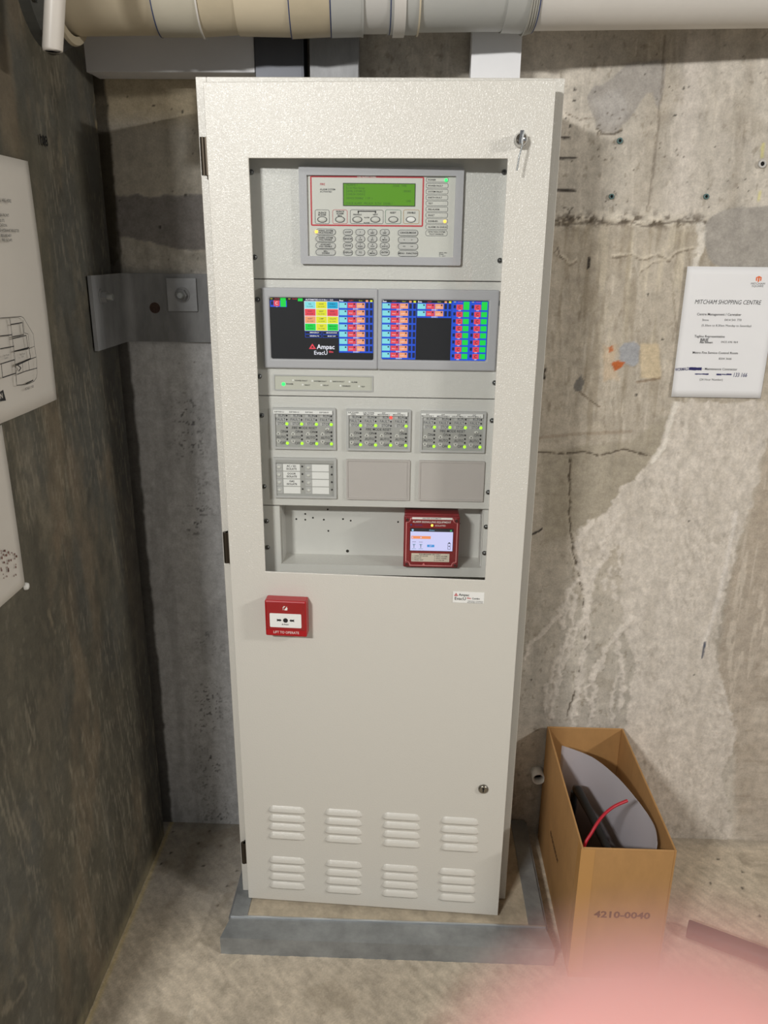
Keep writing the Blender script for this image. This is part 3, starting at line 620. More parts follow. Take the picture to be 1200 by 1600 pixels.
# ================================================================== RACK UNITS behind the window
YR = -.288
def rp(px, py, y=YR): p = at(px, py, 'y', y); return float(p[0]), float(p[2])
RX0, RX1 = -.286, .222
zA = rp(590, 438)[1]; zB = rp(590, 621)[1]; zC = rp(590, 793)[1]; zT = 1.83; zD = .925
def plate(parent, za, zb, name='rack_plate', m=CREAM2):
    return MB().rbox((RX0, YR, za+.0008), (RX1, YR+.012, zb-.0008), .0012, m).build(name, m, parent)
def screws(parent, pts):
    o = None
    for px, py in pts:
        X, Z = rp(px, py)
        if o is None:
            s_ = MB(); s_.tube([(0, 0, 0), (0, -.0016, 0), (0, -.0040, 0), (0, -.0050, 0)], [.0052, .0052, .0038, .0006], 12, STEEL); s_.box((-.0030, -.0053, -.0005), (.0030, -.0046, .0005), DARK); s_.box((-.0005, -.0053, -.0030), (.0005, -.0046, .0030), DARK)
            o = s_.build('screw', STEEL, parent, loc=(X, YR, Z))
        else: copy_of(o, parent, (X, YR, Z))
def btn(parent, X, Z, Y, rx, rz, m, proto={}):
    key = (round(rx, 5), round(rz, 5), m.name)
    if key not in proto or proto[key].parent is None:
        b_ = MB(); n = 16; vs = []; fs = []
        for (k_, yy) in ((1, 0), (1, -.0008), (.82, -.0017), (.45, -.0021)):
            vs += [(rx*k_*math.cos(2*math.pi*i/n), yy, rz*k_*math.sin(2*math.pi*i/n)) for i in range(n)]
        for r_ in range(3): fs += [(r_*n+i, r_*n+(i+1) % n, (r_+1)*n+(i+1) % n, (r_+1)*n+i) for i in range(n)]
        fs.append(list(range(3*n, 4*n))); proto[key] = b_.add(vs, fs, m, True).build('button', m, parent, loc=(X, Y, Z)); return proto[key]
    return copy_of(proto[key], parent, (X, Y, Z))
_led = {}
def led(parent, X, Z, Y, r, m):
    key = (round(r, 5), m.name)
    if key not in _led:
        n = 12; l_ = MB(); l_.tube([(0, 0, 0), (0, -.0008, 0), (0, -.0014, 0), (0, -.0017, 0)], [r, r, r*.7, r*.1], n, m); _led[key] = l_.build('led', m, parent, loc=(X, Y, Z)); return
    copy_of(_led[key], parent, (X, Y, Z))

# ---- fire alarm panel
ap = thing('fire_alarm_panel', 'fire alarm control panel with green display and keypad, top unit behind the door window', 'control panel')
plate(ap, zA, zT); screws(ap, [(392.5, 269), (398, 402), (788, 269), (781, 407)])
q0, q1 = rp(466.5, 260, YR-.008), rp(719.5, 415, YR-.008)
bz = MB(); ring(bz, q0[0], q1[1], q1[0], q0[1], .003, .0148, YR, YR-.010, GREYF); bezel = bz.build('bezel', GREYF, ap)
YF = YR-.0035
fz = MB(); fz.box((q0[0]+.012, YF, q1[1]+.012), (q1[0]-.012, YR, q0[1]-.012), FACEP); face = fz.build('face_plate', FACEP, ap)
F2 = YF-.0004
fp = lambda px, py: rp(px, py, YF)
pr = MB()
a, b_ = fp(484.5, 274.5), fp(661, 354.5); ring(pr, a[0], b_[1], b_[0], a[1], .003, .0027, YF, F2, REDP)
tz = fp(573, 276.2); pr.text('FIRE ALARM PANEL', tz[0], tz[1], F2-.0003, .0042, WPRINT, bold=.02)
a = fp(500, 288); pr.text('FIRE', a[0], a[1], F2, .0052, REDP, 'LEFT', bold=.01)
for i, s_ in enumerate(('ALARM SYSTEM', 'ACTIVATED')): a = fp(500, 296+i*3.6); pr.text(s_, a[0], a[1], F2, .0042, DGREY, 'LEFT', bold=.01)
for xa, xb, m_, lab in ((492, 515, DGREY, ('SILENCE', 'BUZZER')), (519.5, 543, REDP, ('SILENCE', 'ALARM', 'BELL')), (547, 599, DGREY, ()), (602, 626.5, mat('green_print', (40, 110, 80), .6), ('RESET',)), (630.5, 655, mat('amber_print', (170, 130, 60), .6), ('DISABLE',))):
    a, b_ = fp(xa, 327.5), fp(xb, 350); ring(pr, a[0], b_[1], b_[0], a[1], .0035, .0007, YF, F2, m_)
    for i, s_ in enumerate(lab): c_ = fp((xa+xb)/2, 331.5+3.4*i+(1 if len(lab) < 3 else -1)); pr.text(s_, c_[0], c_[1], F2, .0042, BLACK, bold=.02)
for px_, s_ in ((558.5, 'PREVIOUS'), (586.5, 'NEXT')): c_ = fp(px_, 335.5); pr.text(s_, c_[0], c_[1], F2, .0036, BLACK, bold=.02)
for s_, yy in (('ALARM', 340), ('ALARMS', 348)): c_ = fp(573, yy); pr.text(s_, c_[0], c_[1], F2, .0032, BLACK, bold=.01)
a, b_ = fp(559, 329.3), fp(587, 331); pr.box((a[0], F2, b_[1]), (b_[0], YF, a[1]), BLACK)
for xx in (559, 586): a, b_ = fp(xx, 329.3), fp(xx+1.6, 333.5); pr.box((a[0], F2, b_[1]), (b_[0], YF, a[1]), BLACK)
for px_ in (503.5, 531.3, 558.3, 586.5, 614.5, 642):
    c_ = fp(px_, 343); n = 18; btn(ap, c_[0], c_[1], YF, .0085*.95, .0048, WHITE if px_ == 642 else FACEP)
    R = [(c_[0]+.0096*math.cos(2*math.pi*i/n), c_[1]+.0058*math.sin(2*math.pi*i/n)) for i in range(n)]; pr.prism(R, YF, F2, DGREY)
# indicator list
names_ = ['POWER', 'POWER FAULT', 'SYSTEM FAULT', 'EARTH FAULT', 'TEST', 'PRE-ALARM', 'FAULT', 'DISABLED', 'ALARMS IN QUEUE']
for i, s_ in enumerate(names_):
    yy = 281+9.2*i; a, b_ = fp(666-.12*i, yy-4), fp(700.5-.15*i, yy+4); ring(pr, a[0], b_[1], b_[0], a[1], .0028, .0006, YF, F2, DGREY)
    c_ = fp(668.5, yy+.2); pr.text(s_, c_[0]+.0004, c_[1], F2, .0042, BLACK, 'LEFT', bold=.012)
a, b_ = fp(665, 359.5), fp(699, 369); ring(pr, a[0], b_[1], b_[0], a[1], .004, .0006, YF, F2, DGREY)
for i, s_ in enumerate(('DETECTION SYSTEM', 'FULLY DISABLED')): c_ = fp(682, 362.6+3.4*i); pr.text(s_, c_[0], c_[1], F2, .0036, BLACK, bold=.01)
c_ = fp(697, 281.5); led(ap, c_[0], c_[1], F2, .0030, LEDG2); c_ = fp(695, 346); led(ap, c_[0], c_[1], F2, .0028, LEDA)
# keypad
def pill(X, Z, w_, h_, m=GREYP):
    b2 = MB(); b2.prism(rrect(-w_/2, -h_/2, w_/2, h_/2, h_*.45), 0, -.0011, m); ring(b2, -w_/2, -h_/2, w_/2, h_/2, h_*.45, .0007, -.0011, -.0015, DGREY); return b2
PILLM = mat('keypad_grey', (190, 190, 186), .5)
pk = {}
def key(px_, py_, w_, h_, lines):
    c_ = fp(px_, py_); kk = (w_, h_)
    if kk not in pk: pk[kk] = pill(0, 0, w_, h_, PILLM).build('key', PILLM, ap, loc=(c_[0], YF, c_[1]))
    else: copy_of(pk[kk], ap, (c_[0], YF, c_[1]))
    for i, s_ in enumerate(lines): pr.text(s_, c_[0], c_[1]+(.0019 if len(lines) > 1 else 0)-.0036*i, YF-.0016, .0040 if len(lines) > 1 else .0044, BLACK, bold=.012)
kx = ((543.8, 563, 582, 601.2)); rows_ = ((362.8, ('LOOP', '1', '2 ABC', '3 DEF')), (373.3, ('SENSOR', '4 GHI', '5 JKL', '6 MNO')), (383.8, ('ZONE', '7 PQRS', '8 TUV', '9 WXYZ')), (394.5, ('DISPLAY', 'TO', '0 MENU', 'ENTER')))
for yy, labs in rows_:
    for xx, s_ in zip(kx, labs): key(xx, yy, .0182, .0112, s_.split(' '))
for yy, s_ in ((362.3, ('WARN. SYSTEM', 'FAULT/DISABLE')), (373.2, ('WARN. SYSTEM', 'FULL DISABLE')), (383.8, ('AUXILIARY', 'FULL DISABLE')), (394.2, ('BELL', 'DISABLE'))): key(509, yy, .0385, .0112, s_)
for yy, s_ in ((363.8, ('CANCEL/MODE',)), (374.8, ('<          >',)), (385.2, ('<<        >>',)), (396, ('MENU   FUNCTION',))): key(637.5, yy, .0385, .0112, s_)
c_ = fp(494.5, 362); led(ap, c_[0], c_[1], YF-.0014, .0030, LEDA)
for i, s_ in enumerate(('SERIAL 4921', 'FP-600', 'V1 - 2017')): c_ = fp(686, 395+2.6*i); pr.text(s_, c_[0], c_[1], F2, .003, DGREY, 'LEFT', bold=.01)
pr.build('printed_legend', DGREY, ap)
# green display
a, b_ = fp(536.5, 286.5), fp(648, 322)
lc = MB().box((a[0], F2, b_[1]), (b_[0], YF, a[1]), LCD); ring(lc, a[0]-.0008, b_[1]-.0008, b_[0]+.0008, a[1]+.0008, .0006, .0014, YF, F2-.0006, mat('lcd_edge', (40, 60, 24), .5)); lcd_ob = lc.build('display', LCD, ap)
tx = MB(); H = a[1]-b_[1]; W_ = b_[0]-a[0]
for u_, v_, s_ in ((.04, .93, '[ALARM]: 1'), (.04, .79, '[L1.01 Plant Group'), (.04, .65, '[LEVEL 2 STAIR(1)]'), (.04, .51, '[13/05/24 12:42:01]'), (.04, .33, 'DEVICE DISABLE   1 OF  1'), (.03, .10, 'QUEUE: ALARM   PRE-ALM   FLTS:0   DISABL:1'), (.69, .90, 'ZONE   TYPE'), (.84, .66, 'SMOKE'), (.88, .22, 'LINE')):
    t2 = MB(); t2.text(s_, a[0]+W_*u_, b_[1]+H*v_, F2-.0003, .0052, LCDK, 'LEFT', sx=.86); t2.build('display_line', LCDK, lcd_ob)

# ---- evacuation panel: two touch screens and an indicator strip
ev = thing('evacuation_control_panel', 'rack panel with two coloured touch screens and an indicator strip below', 'control panel')
plate(ev, zB, zA); screws(ev, [(402.5, 468), (405.5, 588), (779.5, 474), (773, 598)])
q0, q1 = rp(408, 449, YR-.006), rp(774, 580, YR-.006)
sL = [rp(421.5, 464.5), rp(583.5, 562)]; sR = [rp(597, 468), rp(759, 563.5)]
bz = MB(); bz.add(*frame_mesh([q0[0], sL[0][0], sL[1][0], (sL[1][0]+sR[0][0])/2], [q1[1], sL[1][1], sL[0][1], q0[1]], YR-.009, YR+.0)); bz.add(*frame_mesh([(sL[1][0]+sR[0][0])/2, sR[0][0], sR[1][0], q1[0]], [q1[1], sR[1][1], sR[0][1], q0[1]], YR-.009, YR+.0))
bb = bz.build('bezel', GREYF, ev); md = bb.modifiers.new('b', 'BEVEL'); md.width = .003; md.limit_method = 'ANGLE'; md.segments = 2
C = dict(cy=em('cyan', (140, 232, 238), .95), cyd=em('sky', (0, 176, 222), .95), rd=em('red', (240, 70, 84), .95), orr=em('orange', (255, 168, 120), .95), ye=em('yellow', (238, 240, 40), .95), gr=em('green', (0, 226, 70), .95), bl=em('blue', (16, 84, 228), .9), dk=em('navy', (20, 26, 78), .6), bk=em('black', (16, 17, 30), .3), wh=em('white', (245, 245, 255), 1.0), pk_=em('logo_red', (240, 70, 86), 1.0))
def screen(parent, s0, s1, draw, W0, H0):
    o = MB().box((s0[0]-.002, YR-.0035, s1[1]-.002), (s1[0]+.002, YR, s0[1]+.002), SCR).build('screen', SCR, parent)
    g = MB(); sx_, sz_ = (s1[0]-s0[0])/W0, (s0[1]-s1[1])/H0; Z0 = YR-.0036; lay = [0]
    def R(xa, ya, xb, yb, c, l=1): g.add([(s0[0]+xa*sx_, Z0-.00008*l, s0[1]-yb*sz_), (s0[0]+xb*sx_, Z0-.00008*l, s0[1]-yb*sz_), (s0[0]+xb*sx_, Z0-.00008*l, s0[1]-ya*sz_), (s0[0]+xa*sx_, Z0-.00008*l, s0[1]-ya*sz_)], [(0, 1, 2, 3)], C[c])
    def T(xx, yy, s_, h_, c, al='LEFT', l=4, bold=.0, shear=0): g.text(s_, s0[0]+xx*sx_, s0[1]-yy*sz_, Z0-.00008*l, h_*sz_, C[c] if isinstance(c, str) else c, al, bold=bold, shear=shear)
    R(0, 0, W0, H0, 'bk', 0); draw(R, T, g); g.build('screen_picture', C['bk'], o, fix=False); return o
def rowset(R, T, x0, y0, n, pitch=68, tall=50, hdr=True):
    R(x0-2, y0-8, x0+318, y0+pitch*n-2, 'bl', 1)
    for i in range(n):
        yy = y0+i*pitch
        for k_, (a, b_, c) in enumerate(((2, 76, 'cy'), (82, 158, 'rd'), (163, 240, 'orr'))):
            R(x0+a, yy, x0+b_, yy+tall, c, 2); R(x0+b_-22, yy+6, x0+b_-8, yy+20, 'dk', 3)
            if k_: T(x0+(a+b_)/2-8, yy+30, 'EVAC' if k_ == 1 else 'ALERT', 15, 'wh', 'CENTER')
        R(x0+250, yy, x0+275, yy+tall, 'dk', 2); R(x0+288, yy, x0+312, yy+tall, 'dk', 2)
        T(x0+160, yy+tall+8, 'ZONE %d' % (i+1), 17, 'wh', 'CENTER', bold=.02)
    T(x0+4, y0-18, 'Evac', 22, 'wh', bold=.03); T(x0+90, y0-18, 'ALERT', 16, 'rd'); T(x0+185, y0-18, 'Zone', 16, 'ye'); R(x0+250, y0-26, x0+272, y0-8, 'orr', 2); R(x0+290, y0-26, x0+312, y0-8, 'ye', 2)
def drawL(R, T, g):
    for xx, c in ((8, 'ye'), (48, 'rd'), (175, 'ye'), (212, 'rd')): T(xx, 12, 'REF' if c == 'ye' else 'PHONE', 14, c)
    R(5, 28, 160, 88, 'bl', 1); R(12, 34, 34, 70, 'dk', 2); R(38, 26, 92, 80, 'rd', 2); T(64, 54, 'C', 40, 'wh', 'CENTER'); R(100, 4, 152, 86, 'gr', 2); R(264, 6, 308, 32, 'gr', 2); T(60, 86, 'FIP', 12, 'wh')
    R(325, 4, 640, 30, 'dk', 1); T(335, 17, 'AUTOMATIC', 20, 'wh', bold=.03); T(440, 17, '13-05-24 Mon 1  12:42', 17, 'wh', bold=.02)
    cs = (('cy', 'ye', 'cyd'), ('rd', 'ye', 'rd'), ('orr', 'ye', 'ye'), ('gr', 'ye', 'gr')); tx = (('ALL', 'ZONE', 'PUBLIC'), ('EVAC', 'RESET', 'EVAC'), ('ALERT', 'LAMP', 'ISOLATE'), ('AUTO', 'TEST', 'MANUAL'))
    R(322, 30, 642, 308, 'wh', 1)
    for i in range(4):
        for j in range(3):
            xa = 326+j*105; ya = 34+i*69; R(xa, ya, xa+101, ya+64, cs[i][j], 2); T(xa+50, ya+22, tx[i][j], 17, 'dk', 'CENTER', bold=.01); T(xa+50, ya+46, 'ALL ZONES', 12, 'dk', 'CENTER', bold=.01)
    for xa, ya, xb, s_ in ((325, 312, 480, 'EMERGENCY'), (490, 312, 640, 'MICROPHONE'), (325, 344, 480, 'GENERAL PA'), (490, 344, 640, 'MUSIC OFF')):
        R(xa, ya, xb, ya+28, 'bl', 1); R(xa+3, ya+3, xb-3, ya+25, 'bk', 2); T((xa+xb)/2+10, ya+14, s_, 16, 'wh', 'CENTER', bold=.02)
    rowset(R, T, 645, 40, 7)
    k_ = 1
    s0x = 392; sy_ = 458
    P = [(s0x-34, sy_+24), (s0x+34, sy_+24), (s0x, sy_-28), (s0x-13, sy_+12), (s0x+13, sy_+12), (s0x, sy_-8)]
    sx_, sz_ = (sL[1][0]-sL[0][0])/968, (sL[0][1]-sL[1][1])/580
    g.add([(sL[0][0]+a*sx_, YR-.0040, sL[0][1]-b_*sz_) for a, b_ in P], [(0, 1, 4, 3), (1, 2, 5, 4), (2, 0, 3, 5)], C['pk_'])
    T(434, 462, 'Ampac', 62, 'wh', bold=.02); T(404, 520, 'EvacU', 54, 'wh', bold=.01); T(548, 508, 'Elite', 24, 'pk_', bold=.03)
def drawR(R, T, g):
    rowset(R, T, 2, 34, 8); rowset(R, T, 328, 34, 2)
    for x0 in (652, 818):
        R(x0-4, 6, x0+164, 580, 'bl', 1); T(x0+12, 14, 'REF', 14, 'ye'); T(x0+50, 14, 'PHONE', 13, 'rd')
        for i in range(8):
            yy = 38+i*68; R(x0+10, yy+6, x0+32, yy+36, 'dk', 2); R(x0+38, yy, x0+96, yy+50, 'rd', 2); T(x0+67, yy+26, 'C', 38, 'dk', 'CENTER', bold=.02); T(x0+67, yy+56, 'WIP', 14, 'wh', 'CENTER', bold=.02); R(x0+102, yy-(28 if i == 0 else 0), x0+156, yy+50, 'gr', 2)
screen(ev, sL[0], sL[1], drawL, 968, 580); screen(ev, sR[0], sR[1], drawR, 985, 580)
a, b_ = rp(427.5, 585), rp(583, 612)
st = MB(); st.box((a[0]+.001, YR-.0006, b_[1]+.001), (b_[0]-.001, YR+.002, a[1]-.001), mat('indicator_strip_grey', (196, 196, 184), .5)); ring(st, a[0], b_[1], b_[0], a[1], .001, .0022, YR, YR-.0024, GREYP)
for i, (px_, py_, s_) in enumerate(((458, 594, 'POWER FAULT'), (488, 595, 'SYSTEM FAULT'), (517, 595.5, 'EARTH FAULT'), (546, 596.5, 'ALARM'), (473, 601, 'FAULT'), (502, 601.5, 'DELAY'), (532, 602.5, 'DISABLED'), (561, 603.5, 'TEST'))):
    c_ = rp(px_, py_); st.disc((c_[0], YR-.0006, c_[1]), .0018, WHITE); st.text(s_, c_[0]+.004, c_[1]-.0008, YR-.0010, .0038, BLACK, 'LEFT', bold=.012)
c_ = rp(446.5, 600); st.text('POWER', c_[0]+.001, c_[1], YR-.0010, .0042, BLACK, 'LEFT', bold=.012); st.build('indicator_strip', GREYP, ev)
c_ = rp(443, 600); led(ev, c_[0], c_[1], YR-.0006, .0036, LEDG2)

# ---- fan control panel: six small modules
fn = thing('fan_control_panel', 'rack panel of six small modules with rows of lime lamps, below the touch screens', 'control panel')
plate(fn, zC, zB); screws(fn, [(409, 649), (412.5, 760), (769, 657), (763, 769)])
def module_frame(mb, a, b_, fieldm):
    mb.box((a[0]+.002, YR-.0030, b_[1]+.002), (b_[0]-.002, YR, a[1]-.002), fieldm); ring(mb, a[0], b_[1], b_[0], a[1], .0018, .0050, YR, YR-.0065, GREYP)
KEYM = mat('fan_key_pale', (206, 206, 200), .5)
LEDOFF = mat('led_unlit', (38, 38, 40), .35)
labs3 = (('SUP FAN L1', 'SUP FAN L2', 'SUP FAN', 'SUP FAN R'), ('SUP TOWER\nPRESS', 'CAR TOWER\nSMOKE FAN', 'EXF\nMEZZANINE 1', 'EXF\nMEZZANINE 2'), ('EXF\nMEZZANINE 3', 'EXF\nMEZZANINE 4', 'EXF\nSOUTH MALL 1', 'EXF\nSOUTH MALL 2'))
for mi_, (xa, xb, ya, yb) in enumerate(((425.5, 525, 636.5, 703), (541, 641, 639, 705.5), (657, 757, 642, 708))):
    a, b_ = rp(xa, ya, YR-.005), rp(xb, yb, YR-.005); MW, MH = b_[0]-a[0], a[1]-b_[1]
    g = MB(); module_frame(g, a, b_, GREYK); Yf = YR-.0031
    mo = None; q = lambda u_, v_: (a[0]+MW*u_, a[1]-MH*v_)
    p_, r_ = q(.015, .055), q(.95, .145); g.box((p_[0], YR-.0070, r_[1]), (r_[0], YR-.002, p_[1]), WHITE)
    fld = []
    for ci in range(4):
        cx_ = .22+.2355*ci
        for li, s_ in enumerate(labs3[mi_][ci].split('\n')): c_ = q(cx_-.11, .10+.038*(li-(.5 if '\n' in labs3[mi_][ci] else 0))); g.text(s_, c_[0], c_[1], YR-.0072, .0040, BLACK, bold=.015)
        for v_, s_ in ((.195, 'RUN'), (.288, 'FAULT'), (.39, 'STOP'), (.577, 'ON'), (.718, 'AUTO'), (.86, 'OFF')): c_ = q(cx_-.020, v_); g.text(s_, c_[0], c_[1], Yf-.0004, .0080, DGREY, 'RIGHT', bold=.004, sx=.86)
        for v_ in (.195, .288, .39):
            p_, r_ = q(cx_-.175, v_-.034), q(cx_+.02, v_+.034); g.box((p_[0], Yf-.0001, r_[1]), (r_[0], YR, p_[1]), GREYP)
    c_ = q(.50, .485); g.text('FIRE MODE RESET', c_[0], c_[1], Yf-.0004, .0074, DGREY, bold=.004, sx=.9)
    mo = g.build('fan_module', GREYP, fn)
    for ci in range(4):
        cx_ = .22+.2355*ci
        red_on = (mi_ == 1 and ci == 2)
        for v_, m_ in ((.195, LEDR if red_on else LEDOFF), (.288, LEDOFF), (.39, LEDOFF if red_on else LEDG), (.577, LEDOFF), (.668, LEDOFF), (.76, LEDOFF), (.86, LEDG)):
            c_ = q(cx_, v_); led(mo, c_[0], c_[1], Yf, .0030 if m_ is not LEDOFF else .0019, m_)
        for v_, up in ((.625, 1), (.81, -1)):
            c_ = q(cx_-.14, v_); kk = 'fan_key_up' if up > 0 else 'fan_key_down'
            if kk not in pk:
                b2 = MB(); b2.prism([(x_*.0012, z_*.0012*up) for x_, z_ in ((-3.6, -2.2), (3.6, -2.2), (3.8, -1), (2, 2.2), (1, 2.9), (-1, 2.9), (-2, 2.2), (-3.8, -1))], 0, -.0011, KEYM); b2.add([(-.0017, -.0013, -.0012*up), (.0017, -.0013, -.0012*up), (0, -.0013, .0017*up)], [(0, 1, 2)], BLACK); pk[kk] = b2.build('key', KEYM, mo, loc=(c_[0], Yf, c_[1]))
            else: copy_of(pk[kk], mo, (c_[0], Yf, c_[1]))
    c_ = q(.22, .482); led(mo, c_[0], c_[1], Yf, .0019, LEDOFF); c_ = q(.862, .505); btn(mo, c_[0], c_[1], Yf, .0048, .0030, KEYM); led(mo, c_[0], c_[1], Yf-.0014, .0011, LEDOFF)
for xa, xb, ya, yb in ((541, 639.5, 717.5, 782), (655, 754.5, 719.5, 784)):
    a, b_ = rp(xa, ya, YR-.004), rp(xb, yb, YR-.004); g = MB(); g.box((a[0]+.002, YR-.0034, b_[1]+.002), (b_[0]-.002, YR, a[1]-.002), BLANK); ring(g, a[0], b_[1], b_[0], a[1], .0018, .0036, YR, YR-.0052, BLANK); g.build('blank_module', BLANK, fn)
a, b_ = rp(427, 714.5, YR-.004), rp(526, 779, YR-.004); MW, MH = b_[0]-a[0], a[1]-b_[1]; q = lambda u_, v_: (a[0]+MW*u_, a[1]-MH*v_)
g = MB(); module_frame(g, a, b_, GREYK)
p_, r_ = q(.03, .04), q(.97, .13); g.box((p_[0], YR-.0060, r_[1]), (r_[0], YR, p_[1]), GREYK); iso_txt = (('AC / SD', 'ISOLATE'), ('DOOR', 'ISOLATE'), ('GAS', 'ISOLATE'), ())
for i in range(4):
    v_ = .245+.188*i
    for cxx in (0, 1):
        p_, r_ = q(.15+.46*cxx, v_-.083), q(.42+.46*cxx, v_+.083); g.box((p_[0], YR-.0042, r_[1]), (r_[0], YR, p_[1]), WHITE)
        p_, r_ = q(.03+.47*cxx, v_-.083), q(.135+.47*cxx, v_+.083); g.box((p_[0], YR-.0036, r_[1]), (r_[0], YR, p_[1]), GREYP)
    for k_, s_ in enumerate(iso_txt[i]): c_ = q(.285, v_-.035+.07*k_); g.text(s_, c_[0], c_[1], YR-.0045, .0058, BLACK, bold=.015)
mo = g.build('isolate_module', GREYP, fn)
for i in range(4):
    v_ = .245+.188*i
    for cxx in (0, 1): c_ = q(.082+.47*cxx, v_); btn(mo, c_[0], c_[1], YR-.0036, .0040, .0034, KEYM); c_ = q(.455+.47*cxx, v_-.03); led(mo, c_[0], c_[1], YR-.0031, .0019, LEDOFF)

# ---- recessed tray under it
tr = thing('recessed_rack_tray', 'empty recessed cream tray with drilled back behind the red signalling box', 'rack tray')
TA, TB = rp(437, 800)[0], rp(752, 880)[0]; zS = rp(590, 884)[1]; YB = YR+.062
g = MB(); g.box((RX0, YR, zD), (TA, YR+.012, zC-.001)); g.build('side_strip', CREAM2, tr); g = MB(); g.box((TB, YR, zD), (RX1, YR+.012, zC-.001)); g.build('side_strip', CREAM2, tr)
g = MB(); g.box((TA, YR, zD), (TB, YR+.004, zS)); g.build('front_strip', CREAM2, tr)
g = MB(); g.box((TA, YR+.004, zS-.003), (TB, YB, zS)); g.build('shelf', CREAM2, tr)
g = MB(); g.box((TA, YB, zS-.003), (TB, YB+.003, zC+.01)); bk = g.build('back_plate', CREAM2, tr)
for s_ in (TA-.0002, TB-.0018): MB().box((s_, YR+.012, zS), (s_+.002, YB, zC-.001)).build('cheek', CREAM2, tr)
h0 = None
for px_, py_, r_ in ((477, 803, 1), (463, 811, 1), (477, 812, 1), (489, 809, 1), (506, 812, 1), (512, 796, 1), (536, 811, 1), (548, 813.5, 1), (513, 829.5, 1), (622, 815.5, 1), (718, 818, 1), (543, 861, 1.7)):
    c_ = rp(px_, py_, YB); h_ = MB().disc((c_[0], YB+.0001, c_[1]), .0021*r_, DARK, 12, thick=.0004).build('drilled_hole', DARK, bk)
screws(tr, [(416.5, 814), (418, 855), (759.5, 823), (757, 864)])

# ================================================================== RED SIGNALLING BOX
YS = -.302
a, b_ = rp(632, 806.5, YS), rp(715, 887.5, YS)
sb = thing('alarm_signalling_box', 'dark red alarm signalling box with lit white screen in the recessed tray', 'alarm box')
x0, z1, x1, z0 = a[0], a[1], b_[0], b_[1]; w, h = x1-x0, z1-z0; q = lambda u_, v_: (x0+w*u_, z1-h*v_)
MB().rbox((x0, YS+.008, z0), (x1, YB-.0003, z1+.004), .003, REDD).build('housing', REDD, sb)
MB().rbox((x0-.001, YS, z0-.001), (x1+.001, YS+.010, z1+.001), .0035, REDD).build('lid', REDD, sb)
pr = MB(); A = []
cr = .010   # line round the face with notched corners
P0 = [(cr*1.3, 0), (w-cr*1.3, 0), (w, cr*1.3), (w, h-cr*1.3), (w-cr*1.3, h), (cr*1.3, h), (0, h-cr*1.3), (0, cr*1.3)]
ins = .0032; loop = []
for cxs, czs, a0 in ((0, 0, 0), (w, 0, 90), (w, h, 180), (0, h, 270)):
    for k_ in range(5):
        t_ = math.radians({0: 90-22.5*k_, 90: 180-22.5*k_, 180: 270-22.5*k_, 270: 360-22.5*k_}[a0]); loop.append((cxs+cr*math.cos(t_), czs+cr*math.sin(t_)))
def shrink(p, d): return (p[0]+(w/2-p[0])*d, p[1]+(h/2-p[1])*d)
lo = [shrink(p, .06) for p in loop]; li = [shrink(p, .09) for p in loop]; n = len(lo)
pr.add([(x0+p[0], YS-.0003, z0+p[1]) for p in lo]+[(x0+p[0], YS-.0003, z0+p[1]) for p in li], [(i, (i+1) % n, n+(i+1) % n, n+i) for i in range(n)], mat('pink_line', (214, 140, 140), .6))
p_, r_ = q(.14, .015), q(.87, .055); pr.box((p_[0], YS-.0004, r_[1]), (r_[0], YS, p_[1]), WPRINT); c_ = q(.5, .035); pr.text('ASE-WIFI AUTOMATIC', c_[0], c_[1], YS-.0006, .0040, BLACK, bold=.01)
c_ = q(.5, .105); pr.text('ALARM SIGNALLING EQUIPMENT', c_[0], c_[1], YS-.0004, .0064, WPRINT, bold=.008, sx=.86)
c_ = q(.19, .168); pr.text('ALARM', c_[0], c_[1], YS-.0004, .0050, mat('violet_print', (96, 50, 120), .6), 'LEFT', bold=.01); c_ = q(.56, .172); pr.text('ISOLATED', c_[0], c_[1], YS-.0004, .0050, WPRINT, 'LEFT', bold=.0)
p_, r_ = q(.14, .72), q(.84, .885); pr.box((p_[0], YS-.0004, r_[1]), (r_[0], YS, p_[1]), mat('label_cream', (216, 204, 186), .6)); c_ = q(.48, .74); pr.text('FOR BRIGADE USE ONLY', c_[0], c_[1], YS-.0006, .0042, BLACK, bold=.02)
for i, (s_, s2) in enumerate((('1. OPEN FIP DOOR', '4. READ ALARM'), ('2. ISOLATE', '5. RESET PANEL'), ('3. PRESS TEST', '6. CLOSE FIP'))):
    c_ = q(.16, .775+.04*i); pr.text(s_, c_[0], c_[1], YS-.0006, .0040, BLACK, 'LEFT', bold=.01); c_ = q(.56, .775+.04*i); pr.text(s2, c_[0], c_[1], YS-.0006, .0040, BLACK, 'LEFT', bold=.01)
c_ = q(.37, .935); pr.add([(c_[0]-.0030, YS-.0004, c_[1]-.002), (c_[0]+.0030, YS-.0004, c_[1]-.002), (c_[0], YS-.0004, c_[1]+.0028)], [(0, 1, 2)], mat('pink_mark', (220, 120, 120), .6)); c_ = q(.45, .94); pr.text('ROMTECK', c_[0], c_[1], YS-.0004, .0046, mat('dull_red_print', (160, 50, 56), .6), 'LEFT'); pr.build('printed_label', WPRINT, sb)
s0, s1 = q(.115, .235), q(.89, .665)
sc = MB(); sc.box((s0[0]-.001, YS-.0006, s1[1]-.001), (s1[0]+.001, YS, s0[1]+.001), SCR); so = sc.build('screen', SCR, sb)
